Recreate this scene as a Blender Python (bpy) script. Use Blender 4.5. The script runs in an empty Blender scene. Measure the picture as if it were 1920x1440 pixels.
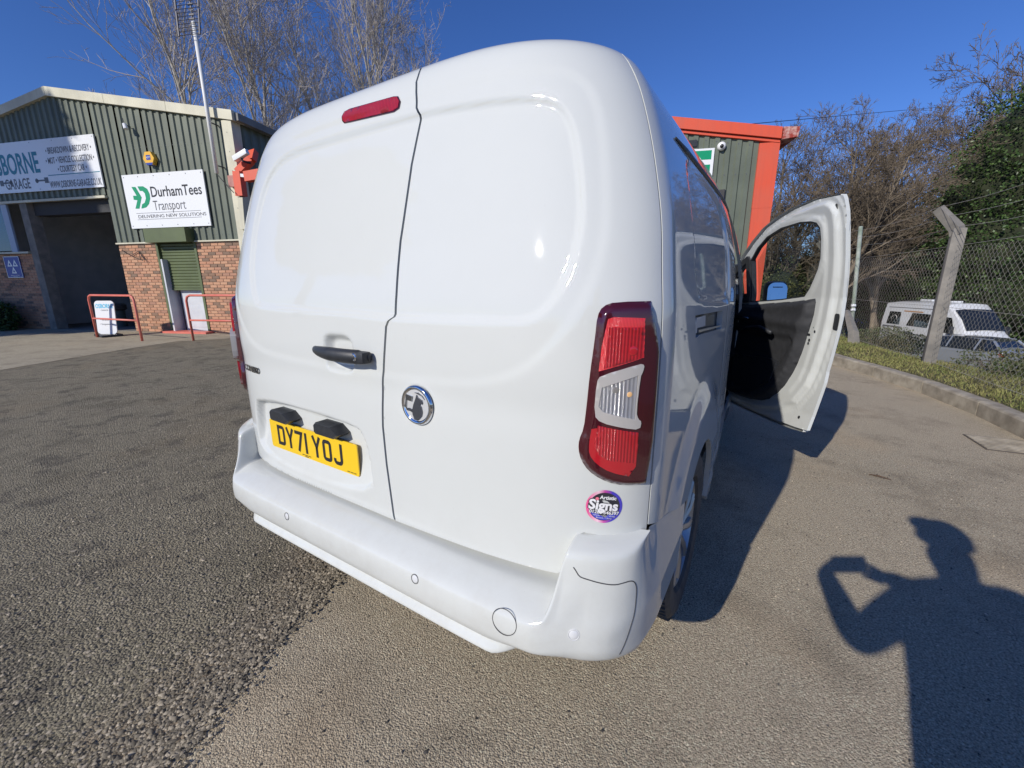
import bpy, bmesh, math, random
import numpy as np
from mathutils import Vector, Matrix
from mathutils.geometry import delaunay_2d_cdt
SC = bpy.context.scene
COL = SC.collection
rad = math.radians
# ------------------------------------------------------------------ camera
CP = np.array([1.07904, -0.7786, 1.27099]); FPX = 785.13
yaw, pitch, roll = rad(32.4545), rad(13.4084), rad(0.2371)
_f = np.array([-math.sin(yaw)*math.cos(pitch), math.cos(yaw)*math.cos(pitch), -math.sin(pitch)])
_r = np.array([math.cos(yaw), math.sin(yaw), 0]); _d = np.cross(_f, _r)
RX = math.cos(roll)*_r + math.sin(roll)*_d; DX = -math.sin(roll)*_r + math.cos(roll)*_d
cam = bpy.data.cameras.new('camera'); cam.sensor_width = 36; cam.lens = 36*FPX/1920
cam.clip_start = 0.02; cam.clip_end = 2000
co = bpy.data.objects.new('camera', cam); COL.objects.link(co); SC.camera = co
co.matrix_world = Matrix([[RX[0], -DX[0], -_f[0], CP[0]], [RX[1], -DX[1], -_f[1], CP[1]], [RX[2], -DX[2], -_f[2], CP[2]], [0, 0, 0, 1]])
# ------------------------------------------------------------------ light
SUN = np.array([0.14970256, 0.86301866, -0.48248103])     # direction the light travels
w = bpy.data.worlds.new('World'); SC.world = w; w.use_nodes = True
nt = w.node_tree; bg = nt.nodes['Background']; sky = nt.nodes.new('ShaderNodeTexSky')
sky.sky_type = 'NISHITA'; sky.sun_disc = False; sky.sun_elevation = rad(28.85); sky.sun_rotation = rad(189.8)
sky.air_density = 1.0; sky.dust_density = 0.0; sky.ozone_density = 3.5; sky.altitude = 300
hs = nt.nodes.new('ShaderNodeHueSaturation'); hs.inputs['Saturation'].default_value = 1.12; hs.inputs['Value'].default_value = 1.0
nt.links.new(sky.outputs[0], hs.inputs['Color']); tn = nt.nodes.new('ShaderNodeMix'); tn.data_type = 'RGBA'; tn.blend_type = 'MULTIPLY'; tn.inputs[0].default_value = 1.0; tn.inputs[7].default_value = (.50, .605, .93, 1)
nt.links.new(hs.outputs[0], tn.inputs[6]); nt.links.new(tn.outputs[2], bg.inputs[0]); bg.inputs[1].default_value = 0.13
sl = bpy.data.lights.new('sun', 'SUN'); sl.energy = 4.4; sl.angle = rad(0.53); sl.color = (1.0, 0.945, 0.86)
so = bpy.data.objects.new('sun', sl); COL.objects.link(so)
so.rotation_euler = Vector(SUN).to_track_quat('-Z', 'Y').to_euler(); so.location = (-3, -12, 12)
SC.view_settings.view_transform = 'Standard'; SC.view_settings.look = 'None'
SC.view_settings.exposure = 0.0; SC.view_settings.gamma = 1.0; SC.view_settings.use_curve_mapping = False
# ------------------------------------------------------------------ pixel helpers (photo is 1920x1440)
def ray(u, v): return (u-960)/FPX*RX + (v-720)/FPX*DX + _f
def G(u, v, z=0.0):
    a = ray(u, v); return CP + a*((z-CP[2])/a[2])
def AT(u, v, k): return CP + ray(u, v)*k
# ------------------------------------------------------------------ helpers
def smooth01(x):
    x = np.clip(x, 0, 1); return x*x*(3-2*x)
def tag(o, label=None, cat=None, group=None, kind=None):
    if label: o['label'] = label
    if cat: o['category'] = cat
    if group: o['group'] = group
    if kind: o['kind'] = kind
    return o
def empty(name, loc=(0, 0, 0), rz=0, label=None, cat=None, group=None, parent=None):
    o = bpy.data.objects.new(name, None); COL.objects.link(o); o.location = loc; o.rotation_euler = (0, 0, rz)
    o.empty_display_size = 0.1
    if parent: o.parent = parent
    return tag(o, label, cat, group)
def mk(name, verts, faces, mat, parent=None, smooth=False, mats=None, fm=None, auto=None):
    me = bpy.data.meshes.new(name)
    me.from_pydata([tuple(map(float, v)) for v in verts], [], [tuple(map(int, f)) for f in faces])
    if mats:
        for m in mats: me.materials.append(m)
        if fm is not None: me.polygons.foreach_set('material_index', fm)
    elif mat: me.materials.append(mat)
    if smooth: me.polygons.foreach_set('use_smooth', [True]*len(me.polygons))
    me.update()
    o = bpy.data.objects.new(name, me); COL.objects.link(o)
    if parent: o.parent = parent
    if auto is not None: sharp(me, auto)
    return o
def sharp(me, ang):
    bm = bmesh.new(); bm.from_mesh(me)
    for f in bm.faces: f.smooth = True
    for e in bm.edges:
        if len(e.link_faces) == 2 and e.calc_face_angle(0) > ang: e.smooth = False
    bm.to_mesh(me); bm.free()
def link(me, name, parent=None, M=None):
    o = bpy.data.objects.new(name, me); COL.objects.link(o)
    if parent: o.parent = parent
    if M is not None: o.matrix_local = M
    return o
class MB:
    def __init__(s): s.v = []; s.f = []; s.m = []
    def add(s, vs, fs, mi=0):
        n = len(s.v); s.v += [tuple(map(float, p)) for p in vs]; s.f += [tuple(i+n for i in f) for f in fs]; s.m += [mi]*len(fs); return s
    def box(s, c, size, rot=None, mi=0, taper=1.0):
        x, y, z = [q/2 for q in size]; P = []
        for dz in (-1, 1):
            t = taper if dz > 0 else 1
            for dx, dy in ((-1, -1), (1, -1), (1, 1), (-1, 1)): P.append(Vector((dx*x*t, dy*y*t, dz*z)))
        if rot is not None: P = [rot @ p for p in P]
        P = [p+Vector(c) for p in P]
        return s.add(P, [(0, 3, 2, 1), (4, 5, 6, 7), (0, 1, 5, 4), (1, 2, 6, 5), (2, 3, 7, 6), (3, 0, 4, 7)], mi)
    def bbox(s, c, size, b, rot=None, mi=0):     # bevelled box
        bm = bmesh.new(); bmesh.ops.create_cube(bm, size=1)
        for v in bm.verts: v.co = Vector((v.co.x*size[0], v.co.y*size[1], v.co.z*size[2]))
        bmesh.ops.bevel(bm, geom=bm.edges[:], offset=b, segments=2, affect='EDGES', profile=.6)
        if rot is not None:
            for v in bm.verts: v.co = rot @ v.co
        bm.verts.index_update()
        s.add([v.co+Vector(c) for v in bm.verts], [[q.index for q in f.verts] for f in bm.faces], mi); bm.free(); return s
    def tube(s, pts, r, n=6, mi=0, cap=True, up=None, sx=1.0):
        pts = [Vector(p) for p in pts]; m = len(pts)
        rs = r if isinstance(r, (list, tuple, np.ndarray)) else [r]*m
        base = len(s.v); prev = None
        for i, p in enumerate(pts):
            t = (pts[min(i+1, m-1)]-pts[max(i-1, 0)])
            if t.length < 1e-9: t = Vector((0, 0, 1))
            t.normalize()
            if prev is None:
                a = Vector((0, 0, 1)) if abs(t.z) < .9 else Vector((1, 0, 0))
                if up is not None: a = Vector(up)
                x = a.cross(t).normalized()
            else:
                x = prev - t*prev.dot(t); x = x.normalized() if x.length > 1e-6 else Vector((1, 0, 0))
            prev = x; y = t.cross(x)
            for k in range(n):
                an = 2*math.pi*k/n; q = p + x*(math.cos(an)*rs[i]*sx) + y*(math.sin(an)*rs[i]); s.v.append((q.x, q.y, q.z))
        nf = 0
        for i in range(m-1):
            for k in range(n):
                a = base+i*n+k; b = base+i*n+(k+1) % n; s.f.append((a, b, b+n, a+n)); nf += 1
        if cap:
            s.f.append(tuple(base+k for k in range(n))[::-1]); s.f.append(tuple(base+(m-1)*n+k for k in range(n))); nf += 2
        s.m += [mi]*nf; return s
    def lathe(s, prof, M=None, n=32, mi=0, sweep=2*math.pi):     # prof [(r, z)] round z
        M = M or Matrix(); base = len(s.v)
        for (r, z) in prof:
            for k in range(n):
                a = sweep*k/n; p = M @ Vector((r*math.cos(a), r*math.sin(a), z)); s.v.append((p.x, p.y, p.z))
        nf = 0
        for i in range(len(prof)-1):
            for k in range(n):
                a = base+i*n+k; b = base+i*n+(k+1) % n; s.f.append((a, b, b+n, a+n)); nf += 1
        s.m += [mi]*nf; return s
    def poly(s, pts, h, M=None, mi=0):        # extruded polygon in xy from z=0 to z=h (ngon caps)
        M = M or Matrix(); n = len(pts)
        P = [M @ Vector((x, y, 0)) for x, y in pts]+[M @ Vector((x, y, h)) for x, y in pts]
        F = [tuple(range(n))[::-1], tuple(range(n, 2*n))]+[(i, (i+1) % n, (i+1) % n+n, i+n) for i in range(n)]
        return s.add(P, F, mi)
    def build(s, name, mat=None, parent=None, smooth=False, mats=None, auto=None):
        return mk(name, s.v, s.f, mat, parent, smooth, mats, s.m if mats else None, auto)
def chaikin(p, it=1, closed=True):
    p = [tuple(q) for q in p]
    for _ in range(it):
        o = [] if closed else [p[0]]
        n = len(p)
        for i in range(n if closed else n-1):
            a, b = p[i], p[(i+1) % n]
            o += [(a[0]*.75+b[0]*.25, a[1]*.75+b[1]*.25), (a[0]*.25+b[0]*.75, a[1]*.25+b[1]*.75)]
        if not closed: o.append(p[-1])
        p = o
    return p
def inpoly(X, Y, poly):
    ins = np.zeros(X.shape, bool); n = len(poly)
    for i in range(n):
        x1, y1 = poly[i]; x2, y2 = poly[(i+1) % n]
        if y1 == y2: continue
        c = ((y1 > Y) != (y2 > Y)) & (X < (x2-x1)*(Y-y1)/(y2-y1)+x1); ins ^= c
    return ins
def sdist(X, Y, poly):     # signed distance, negative inside
    d = np.full(X.shape, 1e9); n = len(poly)
    for i in range(n):
        x1, y1 = poly[i]; x2, y2 = poly[(i+1) % n]; ex, ey = x2-x1, y2-y1; L = ex*ex+ey*ey+1e-12
        t = np.clip(((X-x1)*ex+(Y-y1)*ey)/L, 0, 1); d = np.minimum(d, np.hypot(X-x1-t*ex, Y-y1-t*ey))
    return np.where(inpoly(X, Y, poly), -d, d)
def resample(p, step):
    out = []; n = len(p)
    for i in range(n):
        a = p[i]; b = p[(i+1) % n]; L = math.hypot(b[0]-a[0], b[1]-a[1]); k = max(1, int(L/step))
        out += [(a[0]+(b[0]-a[0])*j/k, a[1]+(b[1]-a[1])*j/k) for j in range(k)]
    return out
def cdt(outline, holes, step):
    """triangulate polygon with holes and interior grid points; returns (pts Nx2, tris, boundary loops)"""
    loops = [resample(outline, step)]+[resample(h, step) for h in holes]
    pts = []; edges = []
    for lp in loops:
        b = len(pts); pts += lp; edges += [(b+i, b+(i+1) % len(lp)) for i in range(len(lp))]
    A = np.array(loops[0]); x0, y0 = A.min(0); x1, y1 = A.max(0)
    gx, gy = np.meshgrid(np.arange(x0+step/2, x1, step), np.arange(y0+step/2, y1, step)); gx = gx.ravel(); gy = gy.ravel()
    gx = gx + (np.arange(len(gx)) % 2)*step*.07
    keep = sdist(gx, gy, loops[0]) < -step*.45
    for h in loops[1:]: keep &= sdist(gx, gy, h) > step*.45
    pts += list(zip(gx[keep], gy[keep]))
    r = delaunay_2d_cdt([Vector(p) for p in pts], edges, [], 0, 1e-7)
    V = np.array([tuple(v) for v in r[0]]); T = np.array([tuple(t) for t in r[2] if len(t) == 3])
    c = V[T].mean(1); k = inpoly(c[:, 0], c[:, 1], loops[0])
    for h in loops[1:]: k &= ~inpoly(c[:, 0], c[:, 1], h)
    T = T[k]
    # ccw
    a, b, cc = V[T[:, 0]], V[T[:, 1]], V[T[:, 2]]
    cr = (b[:, 0]-a[:, 0])*(cc[:, 1]-a[:, 1])-(b[:, 1]-a[:, 1])*(cc[:, 0]-a[:, 0])
    T[cr < 0] = T[cr < 0][:, ::-1]
    return V, T
def bedges(T):
    cnt = {}
    for t in T:
        for i in range(3):
            e = (int(t[i]), int(t[(i+1) % 3])); cnt[e] = 1
    return [e for e in cnt if (e[1], e[0]) not in cnt]
def patch(name, fn, outline, holes, step, mat, parent=None, thick=0.0, flip=False):
    """fn(X,Y)->(P Nx3, N Nx3). adds a rim of depth 'thick' behind the edge"""
    V, T = cdt(outline, holes, step); P, N = fn(V[:, 0], V[:, 1])
    if flip: T = T[:, ::-1]
    verts = [tuple(p) for p in P]; faces = [tuple(t) for t in T]; sm = [True]*len(faces)
    if thick:
        be = bedges(T); n0 = len(verts); idx = {}
        for e in be:
            for i in e:
                if i not in idx:
                    idx[i] = len(verts); verts.append(tuple(P[i])); verts.append(tuple(P[i]-N[i]*thick))
        for a, b in be: faces.append((idx[b], idx[a], idx[a]+1, idx[b]+1)); sm.append(False)
    o = mk(name, verts, faces, mat, parent); o.data.polygons.foreach_set('use_smooth', sm)
    return o
# ------------------------------------------------------------------ materials
def newmat(name, base=(.8, .8, .8), rough=.5, metal=0, coat=0, coat_r=.03, spec=.5):
    m = bpy.data.materials.new(name); m.use_nodes = True; b = m.node_tree.nodes['Principled BSDF']
    b.inputs['Base Color'].default_value = (*base, 1); b.inputs['Roughness'].default_value = rough
    b.inputs['Metallic'].default_value = metal; b.inputs['Coat Weight'].default_value = coat
    b.inputs['Coat Roughness'].default_value = coat_r; b.inputs['Specular IOR Level'].default_value = spec
    return m
def N(m, t, **kw):
    n = m.node_tree.nodes.new(t)
    for k, v in kw.items(): setattr(n, k, v)
    return n
def L(m, a, b): m.node_tree.links.new(a, b)
def coords(m, scale=None, kind='Object'):
    tc = N(m, 'ShaderNodeTexCoord'); o = tc.outputs[kind]
    if scale is not None:
        mp = N(m, 'ShaderNodeMapping'); mp.inputs['Scale'].default_value = scale; L(m, o, mp.inputs[0]); o = mp.outputs[0]
    return o
def noise(m, vec, scale, detail=4, rough=.55):
    n = N(m, 'ShaderNodeTexNoise'); n.inputs['Scale'].default_value = scale; n.inputs['Detail'].default_value = detail
    n.inputs['Roughness'].default_value = rough
    if vec is not None: L(m, vec, n.inputs['Vector'])
    return n.outputs[0]
def ramp(m, fac, stops):
    r = N(m, 'ShaderNodeValToRGB'); e = r.color_ramp.elements
    e[0].position, e[0].color = stops[0][0], (*stops[0][1], 1)
    e[1].position, e[1].color = stops[-1][0], (*stops[-1][1], 1)
    for p, c in stops[1:-1]:
        x = e.new(p); x.color = (*c, 1)
    L(m, fac, r.inputs[0]); return r.outputs[0]
def mix(m, fac, a, b, blend='MIX'):
    n = N(m, 'ShaderNodeMix', data_type='RGBA', blend_type=blend)
    if isinstance(fac, (int, float)): n.inputs[0].default_value = fac
    else: L(m, fac, n.inputs[0])
    for s, v in ((6, a), (7, b)):
        if isinstance(v, tuple): n.inputs[s].default_value = (*v, 1)
        else: L(m, v, n.inputs[s])
    return n.outputs[2]
def bump(m, h, dist=.01, strength=1.0, nrm=None):
    b = N(m, 'ShaderNodeBump'); b.inputs['Distance'].default_value = dist; b.inputs['Strength'].default_value = strength
    L(m, h, b.inputs['Height'])
    if nrm is not None: L(m, nrm, b.inputs['Normal'])
    return b.outputs[0]
def bsdf(m): return m.node_tree.nodes['Principled BSDF']
def noisy(name, c1, c2, scale, rough=.6, bd=0, bs=None, detail=5, metal=0, coat=0, kind='Object', lo=.35, hi=.65):
    m = newmat(name, c1, rough, metal, coat); v = coords(m, kind=kind); n = noise(m, v, scale, detail)
    L(m, ramp(m, n, [(lo, c1), (hi, c2)]), bsdf(m).inputs['Base Color'])
    if bd:
        L(m, bump(m, noise(m, v, bs or scale*4, 4), bd), bsdf(m).inputs['Normal'])
    return m
M = {}
# white vehicle paint: very light dust film
def paint():
    m = newmat('white_paint', (.55, .562, .535), .7, 0, 1.0, .03, .3); v = coords(m)
    n = noise(m, v, 2.2, 6, .7)
    L(m, ramp(m, n, [(.3, (.548, .566, .548)), (.7, (.565, .582, .566))]), bsdf(m).inputs['Base Color'])
    sp = N(m, 'ShaderNodeSeparateXYZ'); L(m, v, sp.inputs[0]); mz = N(m, 'ShaderNodeMapRange'); L(m, sp.outputs[2], mz.inputs[0]); mz.inputs[1].default_value = .75; mz.inputs[2].default_value = .30
    nd = noise(m, v, 14, 7, .75); ml = N(m, 'ShaderNodeMath', operation='MULTIPLY'); L(m, mz.outputs[0], ml.inputs[0]); L(m, ramp(m, nd, [(.42, (.03,)*3), (.66, (.26,)*3)]), ml.inputs[1])
    b0 = bsdf(m).inputs['Base Color'].links[0].from_socket; c1 = mix(m, ml.outputs[0], b0, (.36, .33, .28))
    sk = noise(m, v, 190, 3, .6); L(m, mix(m, ramp(m, sk, [(.70, (0, 0, 0)), (.78, (.35,)*3)]), c1, (.30, .28, .25)), bsdf(m).inputs['Base Color'])
    n2 = noise(m, v, 9, 5, .7); r = N(m, 'ShaderNodeMapRange'); L(m, n2, r.inputs[0]); r.inputs[3].default_value = .015; r.inputs[4].default_value = .045
    L(m, r.outputs[0], bsdf(m).inputs['Coat Roughness'])
    return m
M['paint'] = paint()
M['inner'] = newmat('shut_gap_dark', (.06, .062, .066), .6)
M['black'] = noisy('black_plastic', (.018, .02, .024), (.028, .03, .034), 60, .45, .0003, 900)
M['trim'] = noisy('door_trim_fabric', (.022, .023, .026), (.032, .033, .037), 30, .7, .0005, 700)
M['rubber'] = noisy('tyre_rubber', (.045, .045, .046), (.085, .080, .072), 25, .8, .0008, 400)
M['alloy'] = noisy('wheel_silver', (.42, .43, .44), (.34, .34, .34), 12, .3, metal=.7)
M['chrome'] = newmat('chrome', (.75, .76, .78), .07, 1.0)
M['chromed'] = newmat('chrome_brushed_field', (.38, .40, .43), .25, 1.0)
M['plate'] = newmat('plate_yellow', (.80, .52, .015), .35, 0, .6, .1)
M['ink'] = newmat('plate_ink', (.015, .015, .02), .4, 0, .4, .1)
def lens(name, c, ribx, ribz, bstr, rough=.12, c2=None):
    m = newmat(name, c, rough, 0, 1.0, .03); v = coords(m)
    sx = N(m, 'ShaderNodeSeparateXYZ'); L(m, v, sx.inputs[0])
    def wave(out, f):
        a = N(m, 'ShaderNodeMath', operation='MULTIPLY'); L(m, out, a.inputs[0]); a.inputs[1].default_value = f
        s = N(m, 'ShaderNodeMath', operation='SINE'); L(m, a.outputs[0], s.inputs[0]); return s.outputs[0]
    h = None
    for o, f in ((sx.outputs[0], ribx), (sx.outputs[2], ribz)):
        if f:
            q = wave(o, f)
            if h is None: h = q
            else:
                ad = N(m, 'ShaderNodeMath', operation='ADD'); L(m, h, ad.inputs[0]); L(m, q, ad.inputs[1]); h = ad.outputs[0]
    if h is not None:
        L(m, bump(m, h, bstr), bsdf(m).inputs['Normal'])
        if c2:
            mr = N(m, 'ShaderNodeMapRange'); L(m, h, mr.inputs[0]); mr.inputs[1].default_value = -1.5; mr.inputs[2].default_value = 1.5
            L(m, mix(m, mr.outputs[0], c, c2), bsdf(m).inputs['Base Color'])
    return m
M['lens_dark'] = newmat('lens_burgundy', (.05, .005, .010), .15, 0, 1, .02)
M['lens_edge'] = newmat('lens_edge_black', (.02, .008, .012), .25, 0, 1, .03)
M['lens_red'] = lens('lens_red_plain', (.74, .035, .042), 2600, 2600, .0002, .15, (.58, .022, .03))
M['lens_rib'] = lens('lens_red_ribbed', (.60, .018, .022), 1100, 2600, .0004, .12, (.24, .005, .009))
M['lens_red2'] = newmat('lens_red_side', (.42, .012, .02), .12, 0, 1, .02)
M['lens_clear'] = newmat('lens_clear_frame', (.46, .44, .42), .35, .1, 1, .02)
M['lens_ref'] = lens('lens_clear_reflector', (.80, .79, .77), 900, 2600, .0005, .15, (.42, .41, .40))
bsdf(M['lens_ref']).inputs['Metallic'].default_value = .6
M['bulb'] = newmat('bulb_dark', (.20, .19, .18), .15, 0, 1, .02)
M['amber'] = newmat('bulb_amber', (.80, .48, .22), .12, 0, 1, .02)
def glassmat(name, tint=(.55, .6, .6), t=.55):
    m = newmat(name, (.01, .012, .013), .02, 0, 0); b = bsdf(m)
    tr = N(m, 'ShaderNodeBsdfTransparent'); tr.inputs[0].default_value = (*tint, 1)
    gl = N(m, 'ShaderNodeBsdfGlossy'); gl.inputs['Roughness'].default_value = .01
    fr = N(m, 'ShaderNodeFresnel'); fr.inputs[0].default_value = 1.5
    ms = N(m, 'ShaderNodeMixShader'); L(m, fr.outputs[0], ms.inputs[0]); L(m, tr.outputs[0], ms.inputs[1]); L(m, gl.outputs[0], ms.inputs[2])
    L(m, ms.outputs[0], m.node_tree.nodes['Material Output'].inputs[0]); return m
M['glass'] = glassmat('door_glass', (.72, .76, .74))
M['dglass'] = newmat('dark_vehicle_glass', (.012, .015, .016), .05, 0, 1, .02)
M['mirror'] = newmat('mirror_glass', (.75, .8, .85), .02, 1.0)
M['sensor'] = newmat('sensor_grey', (.62, .63, .64), .35, 0, .6, .05)
# ------------------------------------------------------------------ VAN: body surface as a function of (a, v)
TAB = [(.28, .28, .872, .0), (.40, .40, .880, .0), (.60, .60, .883, .0), (.85, .85, .884, .0), (1.0, 1.0, .884, .0), (1.2, 1.2, .880, .002), (1.3, 1.3, .868, .016), (1.39, 1.39, .856, .035), (1.49, 1.49, .834, .056), (1.57, 1.57, .812, .074), (1.65, 1.65, .785, .093), (1.71, 1.71, .760, .110), (1.758, 1.758, .732, .125), (1.80, 1.799, .698, .139), (1.84, 1.829, .608, .163), (1.89, 1.847, .45, .215), (1.98, 1.857, .24, .31), (2.12, 1.862, .02, .45)]
def pchip(xs, ys, xq):
    n = len(xs); h = [xs[i+1]-xs[i] for i in range(n-1)]; d = [(ys[i+1]-ys[i])/h[i] for i in range(n-1)]
    m = [d[0]]+[0]*(n-2)+[d[-1]]
    for i in range(1, n-1):
        if d[i-1]*d[i] > 0:
            w1 = 2*h[i]+h[i-1]; w2 = h[i]+2*h[i-1]; m[i] = (w1+w2)/(w1/d[i-1]+w2/d[i])
    out = []
    for x in xq:
        i = 0
        while i < n-2 and x > xs[i+1]: i += 1
        t = (x-xs[i])/h[i]
        out.append((1+2*t)*(1-t)**2*ys[i]+t*(1-t)**2*h[i]*m[i]+t*t*(3-2*t)*ys[i+1]+t*t*(t-1)*h[i]*m[i+1])
    return np.array(out)
VQ = np.linspace(.28, 2.12, 1500); _vv = [r[0] for r in TAB]
ZQ = pchip(_vv, [r[1] for r in TAB], VQ); WQ = pchip(_vv, [r[2] for r in TAB], VQ); YQ = pchip(_vv, [r[3] for r in TAB], VQ)
# soften the table joins
def sm(q, k=25):
    p = np.concatenate([[q[0]+(q[0]-q[1])*(k-i) for i in range(k)], q, [q[-1]+(q[-1]-q[-2])*(i+1) for i in range(k)]])
    return np.convolve(p, np.ones(2*k+1)/(2*k+1), 'valid')
WQ = sm(WQ); YQ = sm(YQ); ZQ = sm(ZQ)
def quarter(W, Dp, n, NN=600):
    t = np.linspace(0, 1, NN+1)*math.pi/2; fx = np.sin(t)**(2/n); fd = 1-np.sqrt(np.maximum(0, 1-fx**n))
    s = np.concatenate([[0], np.cumsum(np.hypot(W*np.diff(fx), Dp*np.diff(fd)))]); return s, fx, fd
QD = .22; QS, QX, QF = quarter(.88, QD, 5); LQ = QS[-1]
YEND = 4.33
def Sbody(a, v):
    s = np.sign(a); s = np.where(s == 0, 1, s); b = np.abs(a)
    W_ = np.interp(v, VQ, WQ); yc = np.interp(v, VQ, YQ); z = np.interp(v, VQ, ZQ)
    x = W_*np.interp(b, QS, QX); y = yc+QD*np.interp(b, QS, QF)+np.maximum(0, b-LQ)
    tp = 1-.24*smooth01((y-3.3)/1.1)**1.5-.085*smooth01((y-1.35)/1.85)
    return np.stack([s*x*tp, y, z], -1)
def normals(Sf, a, v, e=1e-3):
    n = np.cross(Sf(a+e, v)-Sf(a-e, v), Sf(a, v+e)-Sf(a, v-e)); return n/np.linalg.norm(n, axis=-1, keepdims=True)
def surf(d=0.0, disp=None, Sf=Sbody):
    """mapping (a,v)->points offset outward by d minus disp(a,v)"""
    def f(a, v):
        a = np.asarray(a, float); v = np.asarray(v, float); n = normals(Sf, a, v); p = Sf(a, v)+n*d
        if disp is not None: p = p-n*disp(a, v)[..., None]
        return p, n
    return f
ASEAM = float(np.interp(.983, QX, QS))
def pt(a, v, d=0.0):
    p, n = surf(d)(np.array([a]), np.array([v])); return p[0], n[0]
def frame(a, v, d=0.0):
    p, n = pt(a, v, d); z = Vector(n); up = Vector((0, 0, 1)); y = (up-z*up.dot(z)).normalized(); x = y.cross(z)
    R_ = Matrix((x, y, z)).transposed().to_4x4(); R_.translation = Vector(p); return R_
# pressed shapes of the rear doors
PR = [(.2719, 1.6957), (.4369, 1.6862), (.5879, 1.6755), (.671, 1.6618), (.7048, 1.6442), (.7225, 1.6048), (.7293, 1.5408), (.7311, 1.4578), (.7272, 1.3967), (.7135, 1.3258), (.6927, 1.275), (.66, 1.2284), (.6261, 1.2013), (.5784, 1.1918), (.4442, 1.1905), (.2094, 1.1875)]
PL = [(.1803, 1.188), (-.0226, 1.1933), (-.283, 1.1974), (-.4775, 1.2007), (-.5152, 1.22), (-.561, 1.3174), (-.5813, 1.4137), (-.5804, 1.5247), (-.5563, 1.6192), (-.4866, 1.6769), (-.386, 1.6935), (-.2143, 1.6988), (.0272, 1.6995)]
PANEL = chaikin(PR+PL, 2)
OUT_R = [(-.2, 1.748), (.2683, 1.7448), (.4398, 1.741), (.69, 1.7368), (.7683, 1.702), (.7916, 1.6452), (.7912, 1.5543), (.788, 1.4511), (.7804, 1.3652), (.7659, 1.2999), (.7345, 1.2342), (.6822, 1.1509), (.58, 1.06), (.40, 1.02)]
OUTER = chaikin(OUT_R+[(-x, z) for x, z in OUT_R[::-1]][0:-1], 2)
RECESS = chaikin([(-.655, .60), (-.648, .75), (-.625, .822), (-.60, .838), (-.43, .858), (-.171, .853), (0, .845), (.04, .828), (.062, .76), (.072, .60)], 2)
def door_disp(a, v):
    d = .0095*smooth01((.009-sdist(a, v, PANEL))/.017)
    d += .0028*smooth01((.012-sdist(a, v, OUTER))/.030)
    d += .030*smooth01((.002-sdist(a, v, RECESS))/.017)*smooth01((v-.57)/.17)
    r = np.sqrt(((a+.045)/.066)**4+((v-1.067)/.054)**4)**.5
    d += .026*smooth01((1.10-r)/.36)
    d += .0035*np.exp(-((v-.985)/.05)**2)*smooth01((.85-np.abs(a))/.1)     # waist swage
    d += .004*smooth01((.585-v)/.03)                                        # bottom roll
    return d
SPLIT = [(.288, 1.836), (.2592, 1.782), (.2602, 1.714), (.2719, 1.6957), (.2415, 1.5779), (.2134, 1.3859), (.2093, 1.2458), (.2046, 1.1872), (.1850, 1.1750), (.1757, 1.160), (.1449, .9965), (.1351, .867), (.1385, .7501), (.1540, .566)]
g = .0042
VT = 1.836
van = empty('panel_van', (0, 0, 0), 0, 'white panel van seen from behind with its right front door wide open', 'van')
rd = [(x+g, z) for x, z in SPLIT]+[(.386, .5730), (.5566, .5775), (.690, .5775), (.712, .592), (.7277, .673), (.740, .694), (.752, .700), (.85, .688), (ASEAM-.002, .677)]+[(ASEAM-.002, z) for z in (.9, 1.1, 1.3, 1.5, 1.7, 1.79)]+[(ASEAM-.002, VT)]
ld = [(x-g, z) for x, z in SPLIT[::-1]]+[(-.002, VT)] 
ldl = [(-.386, .5680), (-.5566, .5710), (-.690, .5750), (-.712, .592), (-.7277, .673), (-.740, .694), (-.752, .700), (-.85, .688), (-ASEAM+.002, .677)]+[(-ASEAM+.002, z) for z in (.9, 1.1, 1.3, 1.5, 1.7, 1.79)]+[(-ASEAM+.002, VT)]
ldp = [(SPLIT[0][0]-g, VT)]+[(x-g, z) for x, z in SPLIT[1:]]+ldl
dr = patch('rear_door', surf(0, door_disp), rd, [], .0070, M['paint'], van, .03)
dl = patch('rear_door', surf(0, door_disp), ldp[::-1], [], .0070, M['paint'], van, .03)
dr['label'] = 'narrow right rear door with the round badge'; dl['label'] = 'wide left rear door with handle and number plate'
# dark structure seen through the shut lines
def grid(name, Sf, aa, vv, mat, parent, smooth=True, flip=False):
    A, V_ = np.meshgrid(aa, vv); P = Sf(A, V_); n, m = A.shape
    if flip: P = P
    F = [(i*m+j, i*m+j+1, (i+1)*m+j+1, (i+1)*m+j) for i in range(n-1) for j in range(m-1)]
    if flip: F = [f[::-1] for f in F]
    return mk(name, P.reshape(-1, 3), F, mat, parent, smooth)
grid('door_aperture_seal', lambda a, v: surf(-.032)(a, v)[0], np.linspace(-1.1, 1.1, 60), np.linspace(.5, 1.86, 50), M['inner'], van)
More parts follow.
